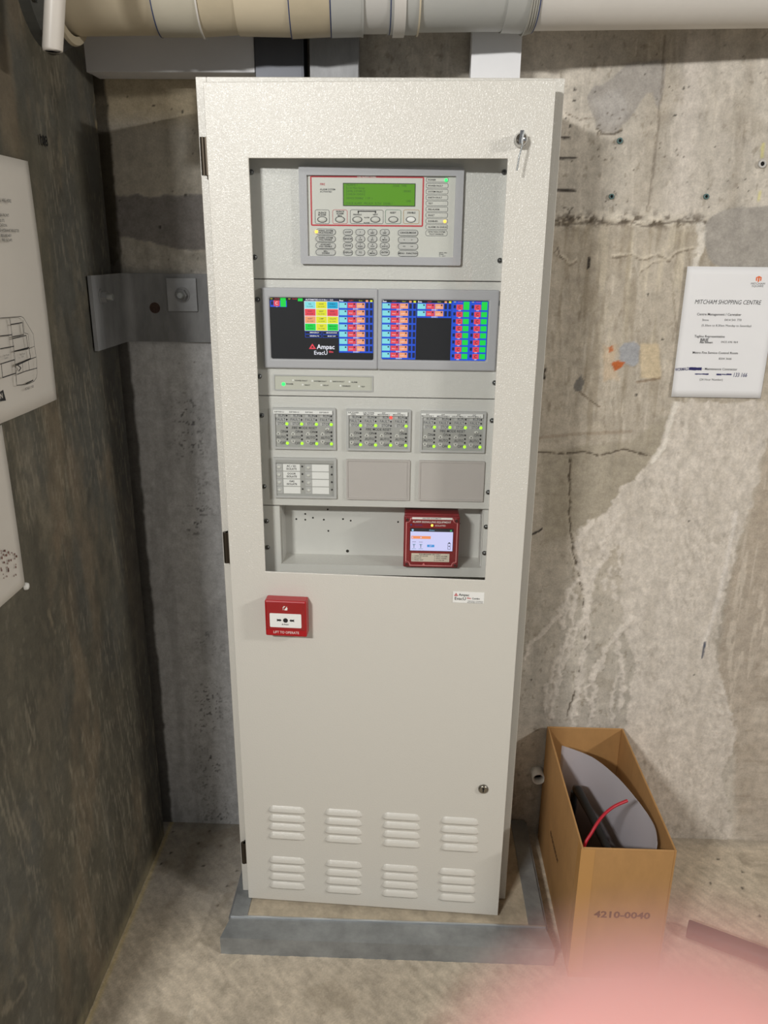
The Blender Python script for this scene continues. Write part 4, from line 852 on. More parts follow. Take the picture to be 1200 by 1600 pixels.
g = MB(); Ys = YS-.0007; SW, SH = s1[0]-s0[0], s0[1]-s1[1]; C2 = dict(lav=em('lavender', (214, 214, 255), 1.0), bar=em('bar_navy', (30, 36, 50), .5), og=em('orange_bar', (250, 150, 96), 1.0), sk=em('sky_button', (50, 150, 222), 1.0), bd=em('light_blue_dot', (150, 210, 250), 1.0), gd=em('green_dot', (60, 170, 90), .9), ink=em('ink', (40, 60, 100), .4), tl=em('teal_ink', (80, 160, 180), .8))
def R(u0, v0, u1, v1, c, l): g.box((s0[0]+SW*u0, Ys-.0001*l, s0[1]-SH*v1), (s0[0]+SW*u1, Ys-.0001*l+.00005, s0[1]-SH*v0), C2[c])
R(0, 0, 1, .13, 'bar', 1); R(0, .13, 1, 1, 'lav', 1); R(.02, .33, .48, .46, 'og', 2); R(.40, .72, .57, .83, 'sk', 2); g.disc((s0[0]+SW*.05, Ys-.0002, s0[1]-SH*.065), .0022, C2['bd']); g.disc((s0[0]+SW*.95, Ys-.0002, s0[1]-SH*.065), .0020, C2['gd'])
g.text('Online', s0[0]+SW*.5, s0[1]-SH*.065, Ys-.0003, .0042, C2['bd']); g.disc((s0[0]+SW*.05, Ys-.0003, s0[1]-SH*.395), .0014, C2['lav']); g.disc((s0[0]+SW*.25, Ys-.0003, s0[1]-SH*.395), .0014, C2['lav'])
for u_ in (.09, .25): R(u_-.04, .70, u_+.04, .715, 'tl', 2); R(u_-.03, .74, u_+.03, .755, 'tl', 2); R(u_-.006, .70, u_+.006, .88, 'ink', 2); R(u_-.045, .60, u_+.045, .615, 'ink', 2); R(u_-.05, .91, u_+.05, .925, 'tl', 2)
R(.885, .64, .955, .92, 'ink', 2); R(.893, .66, .947, .90, 'lav', 3); R(.90, .60, .94, .64, 'ink', 2); R(.905, .75, .935, .80, 'ink', 4); g.text('SET', s0[0]+SW*.485, s0[1]-SH*.775, Ys-.0004, .0040, C2['lav'], bold=.01); g.build('screen_picture', C2['lav'], so, fix=False)
c_ = q(.505, .168); led(sb, c_[0], c_[1], YS, .0026, em('led_yellow', (230, 230, 80), 2.4)); c_ = q(.125, .165); led(sb, c_[0], c_[1], YS, .0020, mat('led_violet', (70, 60, 130), .3))
for u_, v_ in ((.055, .06), (.945, .065), (.055, .935), (.945, .94)): c_ = q(u_, v_); n_ = MB(); n_.tube([(0, 0, 0), (0, -.0022, 0), (0, -.0026, 0)], [.0058, .0054, .0036], 14, REDD); n_.disc((0, -.0026, 0), .0030, mat('screw_well', (60, 10, 14), .5), 10); n_.build('corner_screw', REDD, sb, loc=(c_[0], YS, c_[1]))

# ================================================================== PIPEWORK
PZR = .074
def pyy_(X): return -.19+.085*(X-.1)                      # the run stands off the wall more at its left end
def paxis(X): return 2.0435+.23*pyy_(X)+.0125*X+PZR*1.0
def pipe_x(px, py=40):
    X = 0.0
    for _ in range(6): X = float(at(px, py, 'y', pyy_(X)-.03)[0])
    return X
pp = thing('drain_pipe_run', 'large cream and grey plastic drain pipe with couplings along the top of the wall', 'pipe')
def pseg(xa, xb, ra, rb, m, name, seg=48):
    g = MB(); g.tube([(xa, pyy_(xa), paxis(xa)), (xb, pyy_(xb), paxis(xb))], [ra, rb], seg, m); return g.build(name, m, pp)
X = pipe_x
pseg(-.70, X(243), PZR, PZR, PVCC, 'pipe_length'); pseg(X(240), X(308), PZR+.0035, PZR+.0045, mat('pvc_beige_grey', (180, 174, 158), .42, var=.05, vscale=7), 'coupling'); pseg(X(308), X(366), PZR+.004, PZR+.001, PVCC2, 'coupling'); pseg(X(366), X(452), PZR+.003, PZR+.006, PVCC, 'pipe_length')
pseg(X(450), X(512), PZR+.0085, PZR+.0060, PVCC2, 'coupling'); pseg(X(514), X(562), PZR+.0075, PZR+.0065, PVCG, 'coupling'); pseg(X(562), X(603), PZR+.002, PZR+.002, mat('pvc_pale_grey', (188, 186, 182), .42), 'pipe_length')
pseg(X(611), X(629), PZR+.0085, PZR+.0085, PVCW, 'clamp_strap'); pseg(X(603), X(651), PZR+.0035, PZR+.005, PVCG, 'coupling'); pseg(X(651), X(786), PZR+.0005, PZR+.0005, PVCG, 'pipe_length'); pseg(X(784), X(818), PZR+.003, PZR+.0045, PVCG, 'coupling')
for i in range(4): pseg(X(818+i*4), X(821+i*4), PZR+.008-.0012*i, PZR+.008-.0012*i, mat('pvc_ribbed', (160, 158, 150), .5), 'seal_rib')
for p_, r_ in ((241, .0042), (450, .0088), (513, .0068), (606, .0040), (833, .0045)): pseg(X(p_-1), X(p_+.6), PZR+r_, PZR+r_, SEALB, 'seal_ring')
pseg(X(308), X(310.5), PZR+.007, PZR+.007, PVCW, 'weld_bead'); pseg(X(649), X(651.5), PZR+.0072, PZR+.0072, PVCC, 'weld_bead'); pseg(X(562), X(564), PZR+.0075, PZR+.0075, PVCG, 'weld_bead')
pseg(X(833), 1.30, PZR, PZR, PVCW, 'pipe_length')
cl = thing('wall_pipe_collar', 'grey steel collar where the big pipe enters the left wall', 'pipe collar')
PY = pyy_(XL)-.020; Zc = paxis(XL)
def ringx(g, prof, m, cy_=PY, cz_=Zc, seg=40):
    vs = []; fs = []; k_ = len(prof)
    for i in range(seg):
        t_ = 2*math.pi*i/seg; vs += [(p[0], cy_+p[1]*math.cos(t_), cz_+p[1]*math.sin(t_)) for p in prof]
    for i in range(seg):
        for j in range(k_): fs.append((i*k_+j, ((i+1) % seg)*k_+j, ((i+1) % seg)*k_+(j+1) % k_, i*k_+(j+1) % k_))
    g.add(vs, fs, m, False); return g
g = MB(); ringx(g, [(XL-.004, .104), (XL+.020, .103), (XL+.045, .092), (XL+.048, .088), (XL+.048, .079), (XL-.004, .079)], mat('collar_steel', (92, 94, 92), .55, .35, var=.2, vscale=12)); g.build('collar_band', None, cl)
g = MB(); ringx(g, [(XL+.0482, .094), (XL+.054, .092), (XL+.054, .078), (XL+.0482, .078)], PVCC2); g.build('collar_gasket', PVCC2, cl)
for ang in (205, 235): t_ = math.radians(ang); g = MB(); r_ = .094; g.tube([(XL+.010, PY+r_*math.cos(t_), Zc+r_*math.sin(t_)), (XL+.030, PY+(r_+.004)*math.cos(t_), Zc+(r_+.008)*math.sin(t_))], .006, 6, STEEL); g.build('bolt', STEEL, cl)
# hanging conduit end
a, b_ = at(82.5, 80, 'y', -.5), at(86.5, 0, 'y', -.5); d_ = Vector(b_)-Vector(a); top = Vector(a)+d_*(.74/d_.z)
g = MB(); P_ = [Vector(a), Vector(a)+Vector((0, 0, .003)), top]; g.tube([Vector(a)+Vector((0, 0, .012)), P_[0], P_[0], P_[1], top], [.0105, .0115, .0150, .0155, .0155], 24, mat('conduit_white', (214, 208, 200), .35)); o = g.build('hanging_conduit', None)
tag(o, 'short white conduit end hanging down in front of the big pipe', 'conduit')

# ---- trunking and ducts above the cabinet
tk = thing('cable_trunking', 'long pale grey cable trunking box along the wall left above the cabinet', 'cable trunking')
tx1 = float(at(398, 100, 'y', -.085)[0]); tz0 = float(at(300, 113, 'y', -.085)[2]); tx0 = float(at(129, 100, 'y', -.085)[0])
MB().rbox((tx0, -.085, tz0), (tx1, -.062, tz0+.15), .0015, TRUNK).build('cover', TRUNK, tk); MB().box((tx0+.004, -.062, tz0+.002), (tx1-.002, -.003, tz0+.148), TRUNK).build('base_channel', TRUNK, tk)
def duct(name, pxa, pxb, m, label, yf, dep, cat, lid, group=None):
    xa, xb = float(at(pxa, 110, 'y', yf)[0]), float(at(pxb, 110, 'y', yf)[0]); t_ = thing(name, label, cat, ((xa+xb)/2, yf+dep/2, bz1), group)
    part(MB().box((xa+.002, yf+.010, bz1+.0005), (xb-.002, yf+dep, 2.88), m), 'channel', m, t_); part(MB().rbox((xa, yf, bz1+.0005), (xb, yf+.0095, 2.88), .001, m), 'lid', m, t_)
    if lid: part(MB().box((xb-.006, yf-.0015, bz1+.0005), (xb-.004, yf, 2.88), m), 'lid_seam', mat('seam_dark', (60, 60, 64), .5), t_)
duct('steel_duct', 399, 475, DUCTD, 'dark grey steel duct rising from the cabinet top, left of the pair', -.090, .08, 'duct', True, 'steel ducts above the cabinet')
duct('steel_duct', 484, 560, GALVD, 'shiny galvanised steel duct rising from the cabinet top, right of the pair', -.090, .08, 'duct', False, 'steel ducts above the cabinet')
duct('cable_riser', 735.5, 813, TRUNKW, 'white cable riser standing on the right of the cabinet top', -.092, .08, 'cable trunking', False)

# ================================================================== WALL BRACKET
bk_ = thing('corner_bracket', 'dull galvanised angle bracket bolted across the wall corner left of the cabinet', 'bracket')
zb0, zb1 = 1.395, 1.550; xr = -.4385
n = 8; arc_o = []; arc_i = []; R_ = .030; T_ = .008
prof = [(xr, -.0045), (XL+.0045+R_, -.0045)]
for k_ in range(1, n): t_ = math.radians(90+90*k_/n); prof.append((XL+.0045+R_+R_*math.cos(t_)*1.0, -.0045-R_+R_*math.sin(t_)))
prof += [(XL+.0045, -.0045-R_), (XL+.0045, -.205)]
inner = [(XL+.0045+T_, -.205), (XL+.0045+T_, -.0045-R_)]
for k_ in range(n-1, 0, -1): t_ = math.radians(90+90*k_/n); inner.append((XL+.0045+R_+(R_-T_)*math.cos(t_), -.0045-R_+(R_-T_)*math.sin(t_)))
inner += [(XL+.0045+R_, -.0045-T_), (xr, -.0045-T_)]
# leaf drawn as quads so the bend stays clean
m_ = len(prof); vs = [(p[0], p[1], z_) for z_ in (zb0, zb1) for p in prof]+[(p[0], p[1], z_) for z_ in (zb0, zb1) for p in inner[::-1]]
fs = []
for i in range(m_-1): fs += [(i, i+1, m_+i+1, m_+i), (2*m_+i, 3*m_+i, 3*m_+i+1, 2*m_+i+1), (m_+i, m_+i+1, 3*m_+i+1, 3*m_+i), (i, 2*m_+i, 2*m_+i+1, i+1)]
fs += [(0, m_, 3*m_, 2*m_), (m_-1, 3*m_-1, 4*m_-1, 2*m_-1)]
MB().add(vs, fs, GALVD).build('angle_plate', GALVD, bk_)
def nut(X, Z, Y, ax, r_=.013):
    g = MB(); d = {'y': Vector((0, -1, 0)), 'x': Vector((1, 0, 0))}[ax]; c_ = Vector((X, Y, Z)); g.tube([c_, c_+d*.002], .0175, 20, GALVD, smooth=False); g.tube([c_+d*.002, c_+d*.013], r_, 6, GALVD, smooth=False); g.tube([c_+d*.013, c_+d*.024, c_+d*.0255], [.0078, .0078, .006], 14, GALV); return g
p0_, p1_ = at(259, 434, 'y', -.018), at(309, 487, 'y', -.018); PYb = -.0045-T_
g = MB().rbox((p0_[0], PYb-.006, p1_[2]), (p1_[0], PYb-.0002, p0_[2]), .001, mat('washer_plate', (160, 162, 166), .5, .3, var=.2, vscale=16)); g.build('square_washer', None, bk_)
c_ = at(284, 461, 'y', PYb-.012); nut(c_[0], c_[2], PYb-.006, 'y').build('anchor_bolt', GALV, bk_)
c_ = at(164, 464, 'x', XL+.02); nut(XL+.0045+T_, c_[2], c_[1], 'x').build('anchor_bolt', GALV, bk_)
c_ = at(242, 481, 'y', PYb); g = MB(); g.disc((c_[0], PYb-.0002, c_[2]), .0125, mat('rusty_hole', (74, 56, 50), .9, var=.5, vscale=160), 18, thick=.0004); g.build('bolt_hole', None, bk_)

# ================================================================== PAPERS
def sheet(name, axis, base, a0, a1, z0, z1, m, label, bulge=.004, n=16):
    """thin sheet of paper with a soft belly; axis 'y' hangs on the back wall, 'x' on the left wall"""
    vs = []; fs = []; sg = -1 if axis == 'y' else 1
    for k_ in (0, 1):
        for i in range(n+1):
            for j in range(n+1):
                u_, v_ = i/n, j/n; d = base+sg*(.0012+bulge*(math.sin(math.pi*u_)*.5+.5*math.sin(math.pi*v_)*u_)+.0003*k_)
                A_, Z_ = a0+(a1-a0)*u_, z0+(z1-z0)*v_; vs.append((A_, d, Z_) if axis == 'y' else (d, A_, Z_))
    N = (n+1)**2
    for i in range(n):
        for j in range(n):
            p = i*(n+1)+j; f_ = [p, p+n+1, p+n+2, p+1]; fs += [f_, [v+N for v in reversed(f_)]]
    B = [(i*(n+1)) for i in range(n+1)]; Tt = [i*(n+1)+n for i in range(n+1)]; Lf = list(range(n+1)); Rg = list(range(n*(n+1), N))
    for E_ in (B, Tt, Lf, Rg):
        for i in range(n): fs.append((E_[i], E_[i+1], E_[i+1]+N, E_[i]+N))
    t_ = thing(name, label, 'paper notice'); MB().add(vs, fs, m, True).build('paper_sheet', m, t_); return t_
p0_ = at(1073, 416, 'y', 0); nx, nz = float(p0_[0]), float(p0_[2])
pn = sheet('paper_notice', 'y', -.004, nx, nx+.21, nz-.297, nz, PAPER, 'white printed contact notice with orange logo on the back wall', .0)
YP = -.0058
def np_(px, py): p = at(px, py, 'y', YP); return float(p[0]), float(p[2])
tx = MB()
def TP(px, py, s_, size, al='CENTER', m=BLACK, bold=.0, shear=0, rot=0, sx=1): a_ = np_(px, py); tx.text(s_, a_[0], a_[1], YP, size, m, al, bold=bold, shear=shear, rot=rot, sx=sx)
TP(1137, 472.5, 'MITCHAM SHOPPING CENTRE', .0138, shear=.2, sx=.80)
TP(1089, 491, 'Centre Management / Caretaker', .0076, 'LEFT', bold=.012); TP(1097, 500, 'Steve', .0070, 'LEFT'); TP(1132, 500, '0414 541 770', .0070, 'LEFT'); TP(1096, 508.5, '(5.30am to 8.30am Monday to Saturday)', .0070, 'LEFT')
TP(1085, 525.5, 'Tagline Representative', .0076, 'LEFT', bold=.012); TP(1126.5, 534.5, '0432 696 464', .0070, 'LEFT'); TP(1094, 531.5, 'BRIE', .0100, 'LEFT', bold=.02); TP(1093, 535, 'Alan Stewart', .0058, 'LEFT', bold=.03)
TP(1082, 551, 'Metro Fire Service Control Room', .0076, 'LEFT', bold=.012); TP(1123, 560.5, '8204 3666', .0070, 'LEFT')
TP(1097, 576.5, '– Maintenance Contractor', .0076, 'LEFT', bold=.012); TP(1093, 593, '(24 Hour Number)', .0070, 'LEFT')
TP(1055, 578, 'WORMALD', .0100, 'LEFT', NAVY, .02, rot=.10, sx=.62); TP(1145, 586, '133 166', .0135, 'LEFT', NAVY, .01, shear=.15, sx=.75)
for xa, ya, xb, yb, hh in ((1077, 575, 1096, 577.5, 3.2), (1086, 584.5, 1107, 584.5, 3.0), (1119.5, 585.2, 1127, 585.2, 3.4), (1128, 585.2, 1134, 585, 2.4), (1135, 585, 1143, 585, 3.2)):
    a_, b2 = np_(xa, ya-hh/2), np_(xb, yb+hh/2); n_ = 8; rr = random.Random(int(xa)); up = []; dnn = []
    for i in range(n_+1): X_ = a_[0]+(b2[0]-a_[0])*i/n_; up.append((X_, a_[1]-rr.random()*.0012)); dnn.append((X_, b2[1]+rr.random()*.0012))
    tx.add([(p[0], YP-.0001, p[1]) for p in up+dnn], [(i, i+1, n_+2+i, n_+1+i) for i in range(n_)], NAVY)
tx.build('lettering', BLACK, pn)
# hexagon-M logo
lg = MB(); a_ = np_(1185.5, 436); S_ = .0046
for sgn in (-1, 1):
    lg.add([(a_[0]+sgn*p[0]*S_, YP, a_[1]+p[1]*S_) for p in ((.0, 1.45), (1.35, .85), (1.35, -.75), (.75, -1.05), (.75, .55), (.35, .72), (.35, -1.25), (0, -1.42))], [(0, 1, 4, 5), (1, 2, 3, 4), (0, 5, 6, 7)], ORANGEP)
lg.text('MITCHAM', a_[0], a_[1]-.0103, YP, .0062, DGREY, sx=1.15); lg.text('SQUARE', a_[0], a_[1]-.0155, YP, .0062, DGREY, sx=1.15); lg.build('logo', ORANGEP, pn)
# two sheets on the left wall
ps = sheet('site_plan_sheet', 'x', XL+.003, -.712, -.415, 1.329, 1.7482, PAPER2, 'large site plan sheet taped high on the dark left wall', .004)
XP = XL+.0145
tx = MB()
def LP(px, py): p = at(px, py, 'x', XP); return float(p[1]), float(p[2])
for px, py, s_, sz in ((17.5, 314.5, 'EMERGENCY EVACUATION PLAN - YOU ARE HERE', .0072), (14, 337, 'ASSEMBLY AREA FRONT', .0064), (7, 345, 'EXIT ROUTE', .0064), (11, 352.5, 'FIRE PANEL LOCATION', .0064), (30, 361, 'SPRINKLER VALVE CABINET AND HYDRANT BOOSTER', .0064), (18, 368.5, 'TENANCY BOUNDARY', .0064), (19, 375.5, 'FIRE ESCAPE', .0064)):
    a_ = LP(px, py); tx.text(s_, a_[0], a_[1], XP, sz, DGREY, 'RIGHT', axis='x', bold=.01)
def stroke(pts, w_=.0011, m=BLACK):
    for p, q_ in zip(pts[:-1], pts[1:]):
        a_, b2 = np.array(LP(*p)), np.array(LP(*q_)); d = b2-a_; nn = np.array([-d[1], d[0]])/np.hypot(*d)*w_/2; tx.add([(XP, *(a_-nn)), (XP, *(b2-nn)), (XP, *(b2+nn)), (XP, *(a_+nn))], [(0, 1, 2, 3)], m)
for pts, w_ in (([(0, 497), (14, 496), (33, 494.5), (37, 497), (46, 512), (52, 522), (54, 542), (57, 560), (58, 583), (57, 590), (53, 596), (44, 600), (26, 602), (25, 578), (22, 545), (17, 510), (14, 496)], .0010), ([(17, 507), (35, 504), (37, 523), (20, 526)], .0016), ([(0, 525), (19, 523)], .0016), ([(20, 529), (41, 524), (44, 545), (22, 549)], .0016), ([(0, 545), (22, 541)], .0016), ([(22, 549), (45, 543), (48, 560), (24, 570)], .0018),
                  ([(0, 569), (23, 562)], .0018), ([(2, 569), (4, 590), (25, 583)], .0018), ([(24, 572), (35, 567), (48, 561), (56, 558)], .0014), ([(27, 585), (40, 580), (58, 575)], .0014), ([(45, 545), (54, 541)], .0008), ([(36, 500), (38, 520), (44, 522), (46, 545)], .0010), ([(35, 567), (36, 581)], .001), ([(44, 563), (46, 578)], .001), ([(16, 497), (26, 602)], .0008), ([(40, 600), (52, 594)], .002), ([(27, 570), (33, 575), (29, 580)], .002)): stroke(pts, w_)
for px, py, s_ in ((10, 555, 'Fan Room\nLevel 2'), (35, 553, 'Fire Pump\nTank')):
    for i, q_ in enumerate(s_.split('\n')): a_ = LP(px, py+4*i); tx.text(q_, a_[0], a_[1], XP, .0046, DGREY, axis='x')
a_ = LP(46, 606); tx.text('SCALE 1:500', a_[0], a_[1], XP, .0060, DGREY, axis='x', bold=.01)
tx.add([(XP, *LP(0, 612)), (XP, *LP(5, 609)), (XP, *LP(9.5, 626)), (XP, *LP(0, 627))], [(0, 1, 2, 3)], BLACK)
a_ = LP(2, 619); tx.text('N', a_[0], a_[1], XP+.0002, .012, PAPER2, axis='x', bold=.02)
tx.build('plan_print', BLACK, ps)
s2 = sheet('plain_sheet', 'x', XL+.0015, -.925, -.628, 1.035, 1.325, PAPER2, 'speckled lower paper sheet on the left wall under the site plan', .002)
tx = MB(); rr = random.Random(8)
for _ in range(34):
    px, py = rr.uniform(0, 26), rr.uniform(860, 905); p = at(px, py, 'x', XL+.0068); r_ = rr.uniform(.0008, .002); tx.prism([(p[1]+r_*math.cos(k_*1.05), p[2]+r_*1.5*math.sin(k_*1.05)) for k_ in range(6)], XL+.0068, XL+.0072, mat('mould_spot', (110, 70, 62), .8), ax='x')
tx.build('mould_spots', None, s2, kind='stuff')
p = at(42, 916, 'x', XL+.004); g = MB(); g.tube([(XL+.001, p[1], p[2]), (XL+.006, p[1], p[2]), (XL+.007, p[1], p[2])], [.007, .006, .002], 12, WHITE); o = g.build('adhesive_blob', WHITE); tag(o, 'pale adhesive dab at the lower sheet corner on the left wall', 'adhesive')

# ================================================================== CARTON AND WHAT IS IN IT
cx0, cx1, cyf, cyb, ch, ct = .4300, .6365, -.479, -.014, .371, .0045
ct_ = thing('cardboard_box', 'open brown cardboard carton marked 4210-0040 on the floor beside the cabinet', 'box', ((cx0+cx1)/2, (cyf+cyb)/2, 0))
for nm, a_, b2 in (('side_wall', (cx0, cyf, 0), (cx0+ct, cyb, ch)), ('side_wall', (cx1-ct, cyf, 0), (cx1, cyb, ch)), ('end_wall', (cx0+ct, cyf, 0), (cx1-ct, cyf+ct, ch)), ('end_wall', (cx0+ct, cyb-ct, 0), (cx1-ct, cyb, ch)), ('base', (cx0+ct, cyf+ct, 0), (cx1-ct, cyb-ct, .006))):
    part(MB().rbox(a_, b2, .0012, CARD, 1), nm, CARD, ct_)
g = MB(); c_ = at(972, 1430, 'y', cyf); g.text('4210-0040', c_[0], c_[2], cyf-.0006, .0250, CARDT, bold=.03, shear=.0, sx=1.16)
c_ = at(866, 1322, 'x', cx0); g.text('evacuator', c_[1], c_[2], cx0-.0006, .030, CARDT, axis='-x', bold=.01, sx=.95); part(g, 'stencil_print', CARDT, ct_)
tp = MB(); c_ = at(905, 1325, 'z', ch); tp.box((cx0-.0008, cyf-.0008, .02), (cx0+.030, cyf-.0003, ch-.002), mat('packing_tape', (186, 140, 84), .3)); tp.box((cx0-.0008, cyf, .02), (cx0-.0003, cyf+.03, ch-.002)); part(tp, 'packing_tape', None, ct_)
# frosted sleeve standing bowed across the carton
def ribbon(pts, z0, ztop, thick, m, name, label, cat):
    P = [Vector((p[0], p[1], 0)) for p in pts]; Q = []; N = len(P)
    for i in range(N-1):
        for k_ in range(6):
            t_ = k_/6; p0 = P[max(i-1, 0)]; p1 = P[i]; p2 = P[i+1]; p3 = P[min(i+2, N-1)]
            Q.append((.5*((2*p1)+(p2-p0)*t_+(2*p0-5*p1+4*p2-p3)*t_*t_+(3*p1-p0-3*p2+p3)*t_**3), i+t_))
    Q.append((P[-1], N-1)); vs = []; fs = []
    for i, (p, s_) in enumerate(Q):
        d = (Q[min(i+1, len(Q)-1)][0]-Q[max(i-1, 0)][0]).normalized(); nn = Vector((-d.y, d.x, 0))*thick/2; k_ = int(min(s_, N-2)); t_ = s_-k_; zt = ztop[k_]*(1-t_)+ztop[k_+1]*t_
        vs += [p+nn+Vector((0, 0, z0)), p+nn+Vector((0, 0, zt)), p-nn+Vector((0, 0, zt)), p-nn+Vector((0, 0, z0))]
    for i in range(len(Q)-1): a_ = 4*i; fs += [(a_+j, a_+(j+1) % 4, a_+4+(j+1) % 4, a_+4+j) for j in range(4)]
    fs += [(0, 1, 2, 3), (len(vs)-1, len(vs)-2, len(vs)-3, len(vs)-4)]
    o = MB().add(vs, fs, m, True).build(name, m); tag(o, label, cat); return o
P_ = [at(878, 1165, 'z', .36), at(925, 1183, 'z', .365), at(965, 1215, 'z', .365), at(1000, 1256, 'z', .36), at(1022, 1290, 'z', .350), at(1027, 1318, 'z', .34)]
ribbon([(min(max(p[0], cx0+.008), cx1-.009), max(p[1], cyf+.009)) for p in P_], .0075, [.36, .365, .365, .36, .35, .34], .0016, SLEEVE, 'plastic_sleeve', 'bowed frosted grey plastic sheet standing in the cardboard carton', 'plastic sheet')
g = MB(); a_, b2 = at(898, 1232, 'z', .31), at(950, 1335, 'z', .26)
g.tube([(a_[0], a_[1], .30), (a_[0]+.002, a_[1]-.004, .312), (a_[0]+.004, a_[1]-.012, .316), ((a_[0]+b2[0])/2, (a_[1]+b2[1])/2, .30), (b2[0], max(b2[1], cyf+.03), .27)], [.004, .010, .012, .010, .010], 10, BLKP); g.tube([(a_[0], a_[1], .012), (a_[0], a_[1], .30)], .009, 8, BLKP); o = g.build('bent_black_tube', BLKP); tag(o, 'bent black plastic tube sticking up inside the cardboard carton', 'tube')
a_ = at(885, 1245, 'z', .28)
g = MB().rbox((cx0+.010, cyf+.065, .0075), (cx0+.028, -.14, .265), .003, BLKP); g.box((cx0+.0098, cyf+.075, .2652), (cx0+.020, -.18, .2662), mat('brown_sheet_edge', (112, 72, 40), .8)); o = g.build('black_folder', BLKP); tag(o, 'dark folder standing against the carton wall nearest the cabinet', 'folder')
g = MB(); o_ = []
bm = bmesh.new(); bmesh.ops.create_icosphere(bm, subdivisions=3, radius=1)
rr = np.random.RandomState(5)
for v in bm.verts:
    n_ = 1+.16*math.sin(v.co.x*5+1)*math.cos(v.co.z*6)+.10*math.sin(v.co.y*9+v.co.z*7); v.co = Vector((v.co.x*.034*n_, v.co.y*.060*n_, v.co.z*.105*n_))
g.add([v.co+Vector((.540, -.385, .138)) for v in bm.verts], [[v.index for v in f.verts] for f in bm.faces], BAG, True); bm.free(); o = g.build('crumpled_bag', BAG); tag(o, 'crumpled black plastic bag at the front inside the carton', 'bag')
K = [at(911, 1330, 'z', .33), at(925, 1300, 'z', .37), at(940, 1277, 'z', .395), at(958, 1261, 'z', .41), at(980, 1251, 'z', .415)]
path = [Vector((K[0][0]+.012, max(K[0][1], cyf+.012)+.004, .05)), Vector((K[0][0]+.006, max(K[0][1], cyf+.012), .20))]+[Vector((p[0], max(p[1], cyf+.008) if i == 0 else p[1], zz)) for i, (p, zz) in enumerate(zip(K, (.33, .37, .395, .41, .415)))]
sm = []
for i in range(len(path)-1):
    for k_ in range(5):
        t_ = k_/5; p0, p1, p2, p3 = path[max(i-1, 0)], path[i], path[i+1], path[min(i+2, len(path)-1)]
        sm.append(.5*((2*p1)+(p2-p0)*t_+(2*p0-5*p1+4*p2-p3)*t_*t_+(3*p1-p0-3*p2+p3)*t_**3))
sm.append(path[-1]); g = MB().tube(sm, .0036, 10, REDC); o = g.build('red_cable', REDC); tag(o, 'red cable end curling up out of the carton', 'cable')

# ---- loose black pipe on the floor, conduit stub behind the carton, plugs in the wall
a_, b2 = at(1074, 1450, 'z', .024), at(1200, 1497, 'z', .024); A_, B_ = Vector(a_), Vector(b2); A_.z = B_.z = .0225; d = (B_-A_).normalized(); E_ = A_+d*.75
g = MB().tube([A_+d*.0005+Vector((0, 0, 0)), A_, A_+d*.003, E_], [.014, .0195, .0215, .0215], 20, BLKR); o = g.build('black_hose', BLKR); tag(o, 'black rubber hose lying on the floor right of the carton', 'hose')
g = MB(); sx_, sz_ = .4145, .2136
prof = [(.004, .0175), (-.036, .0175), (-.036, .0145), (.004, .0145)]; vs = []; fs = []; sg = 24
for i in range(sg):
    t_ = 2*math.pi*i/sg; vs += [(sx_+p[1]*math.cos(t_), p[0], sz_+p[1]*math.sin(t_)) for p in prof]
for i in range(sg):
    for j in range(4): fs.append((i*4+j, ((i+1) % sg)*4+j, ((i+1) % sg)*4+(j+1) % 4, i*4+(j+1) % 4))
st_ = thing('conduit_stub', 'white conduit stub poking out of the wall between cabinet and carton', 'conduit'); g.add(vs, fs, WHITE, True).build('sleeve', WHITE, st_); MB().disc((sx_, -.008, sz_), .0147, DARK, 20).build('bore', DARK, st_)
def plug(px, py, r_, m, label, name='wall_plug'):
    c_ = at(px, py, 'y', -.004); t_ = thing(name, label, 'wall plug', group='blue green plugs in the back wall' if name == 'wall_plug' else None)
    vs = []; fs = []; sg = 16; pf = [(.001, r_), (-.0062, r_), (-.0068, r_*.9), (-.0068, r_*.55), (.001, r_*.55)]
    for i in range(sg):
        w_ = 2*math.pi*i/sg; vs += [(c_[0]+p[1]*math.cos(w_), p[0], c_[2]+p[1]*math.sin(w_)) for p in pf]
    for i in range(sg):
        for j in range(5): fs.append((i*5+j, ((i+1) % sg)*5+j, ((i+1) % sg)*5+(j+1) % 5, i*5+(j+1) % 5))
    MB().add(vs, fs, m, True).build('plug_rim', m, t_); MB().disc((c_[0], -.0035, c_[2]), r_*.56, DARK, 14).build('plug_hole', DARK, t_)
PLG = mat('plug_blue_green', (84, 112, 112), .5)
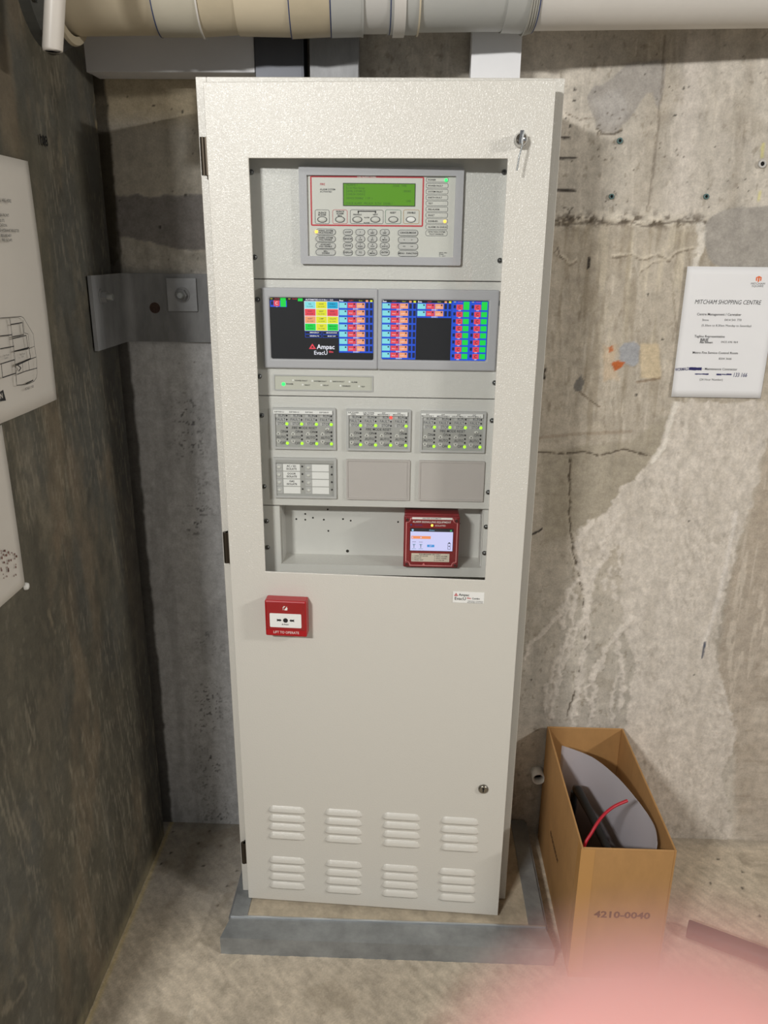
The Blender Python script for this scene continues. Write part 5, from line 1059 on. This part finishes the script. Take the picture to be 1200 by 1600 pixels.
plug(955.5, 307, .0058, PLG, 'blue green wall plug nearest the cabinet above the rough joint'); plug(1103.5, 307, .0058, PLG, 'blue green wall plug farther right above the rough joint'); plug(968.5, 220, .0062, PLG, 'blue green wall plug just under the upper mortar patch')
plug(1191, 256, .0085, mat('pale_sleeve', (190, 188, 184), .5), 'pale round sleeve in the wall above the grey mortar patch', 'wall_sleeve')

# ================================================================== FINGERS OF THE PERSON HOLDING THE CAMERA
def cam_pt(px, py, dist): return Vector(CAM + (FW + RT*(px-600)/FPX + DN*(py-800)/FPX)*dist)
R3, D3, F3 = Vector(RT), Vector(DN), Vector(FW)
tip = cam_pt(1025, 1722, .022)
def hp(r, d, f): return tip + R3*r + D3*d + F3*f
verts = []; edges = []; rad = []
def chain(pts, root=None):
    prev = root
    for p, r_ in pts:
        verts.append(p); rad.append(r_); i = len(verts)-1
        if prev is not None: edges.append((prev, i))
        prev = i
    return prev
wr_ = chain([(hp(.055, .150, -.035), .027)]); pm = chain([(hp(.048, .112, -.020), .034)], wr_); kn = chain([(hp(.036, .078, -.010), .030)], pm)
chain([(hp(.020, .054, -.004), .0105), (hp(.010, .028, .001), .0092), (hp(.004, .012, .001), .0086), (hp(0, .0, 0), .0074), (hp(-.001, -.003, 0), .0050)], kn)
for k_, (dr, ln) in enumerate(((.034, .060), (.050, .055), (.064, .044))):
    chain([(hp(dr+.004, .060-.0*k_, -.006), .0100), (hp(dr, .034, .010), .0090), (hp(dr+.002, .026, -.014), .0084), (hp(dr+.004, .040, -.030), .0074)], kn)
chain([(hp(.020, .100, -.030), .0125), (hp(.000, .082, -.046), .0108), (hp(-.010, .064, -.056), .0094), (hp(-.014, .050, -.060), .0072)], pm)
me = bpy.data.meshes.new('hand'); me.from_pydata([tuple(v) for v in verts], edges, []); hand = bpy.data.objects.new('person', me); COL.objects.link(hand)
sk = hand.modifiers.new('skin', 'SKIN'); sk.use_smooth_shade = True
for i, v in enumerate(me.skin_vertices[0].data): v.radius = (rad[i], rad[i]); v.use_root = (i == 0)
ss = hand.modifiers.new('sub', 'SUBSURF'); ss.levels = 2; ss.render_levels = 2
me.materials.append(SKIN); tag(hand, 'blurred pink fingertip of the hand holding the camera, lower right', 'person')
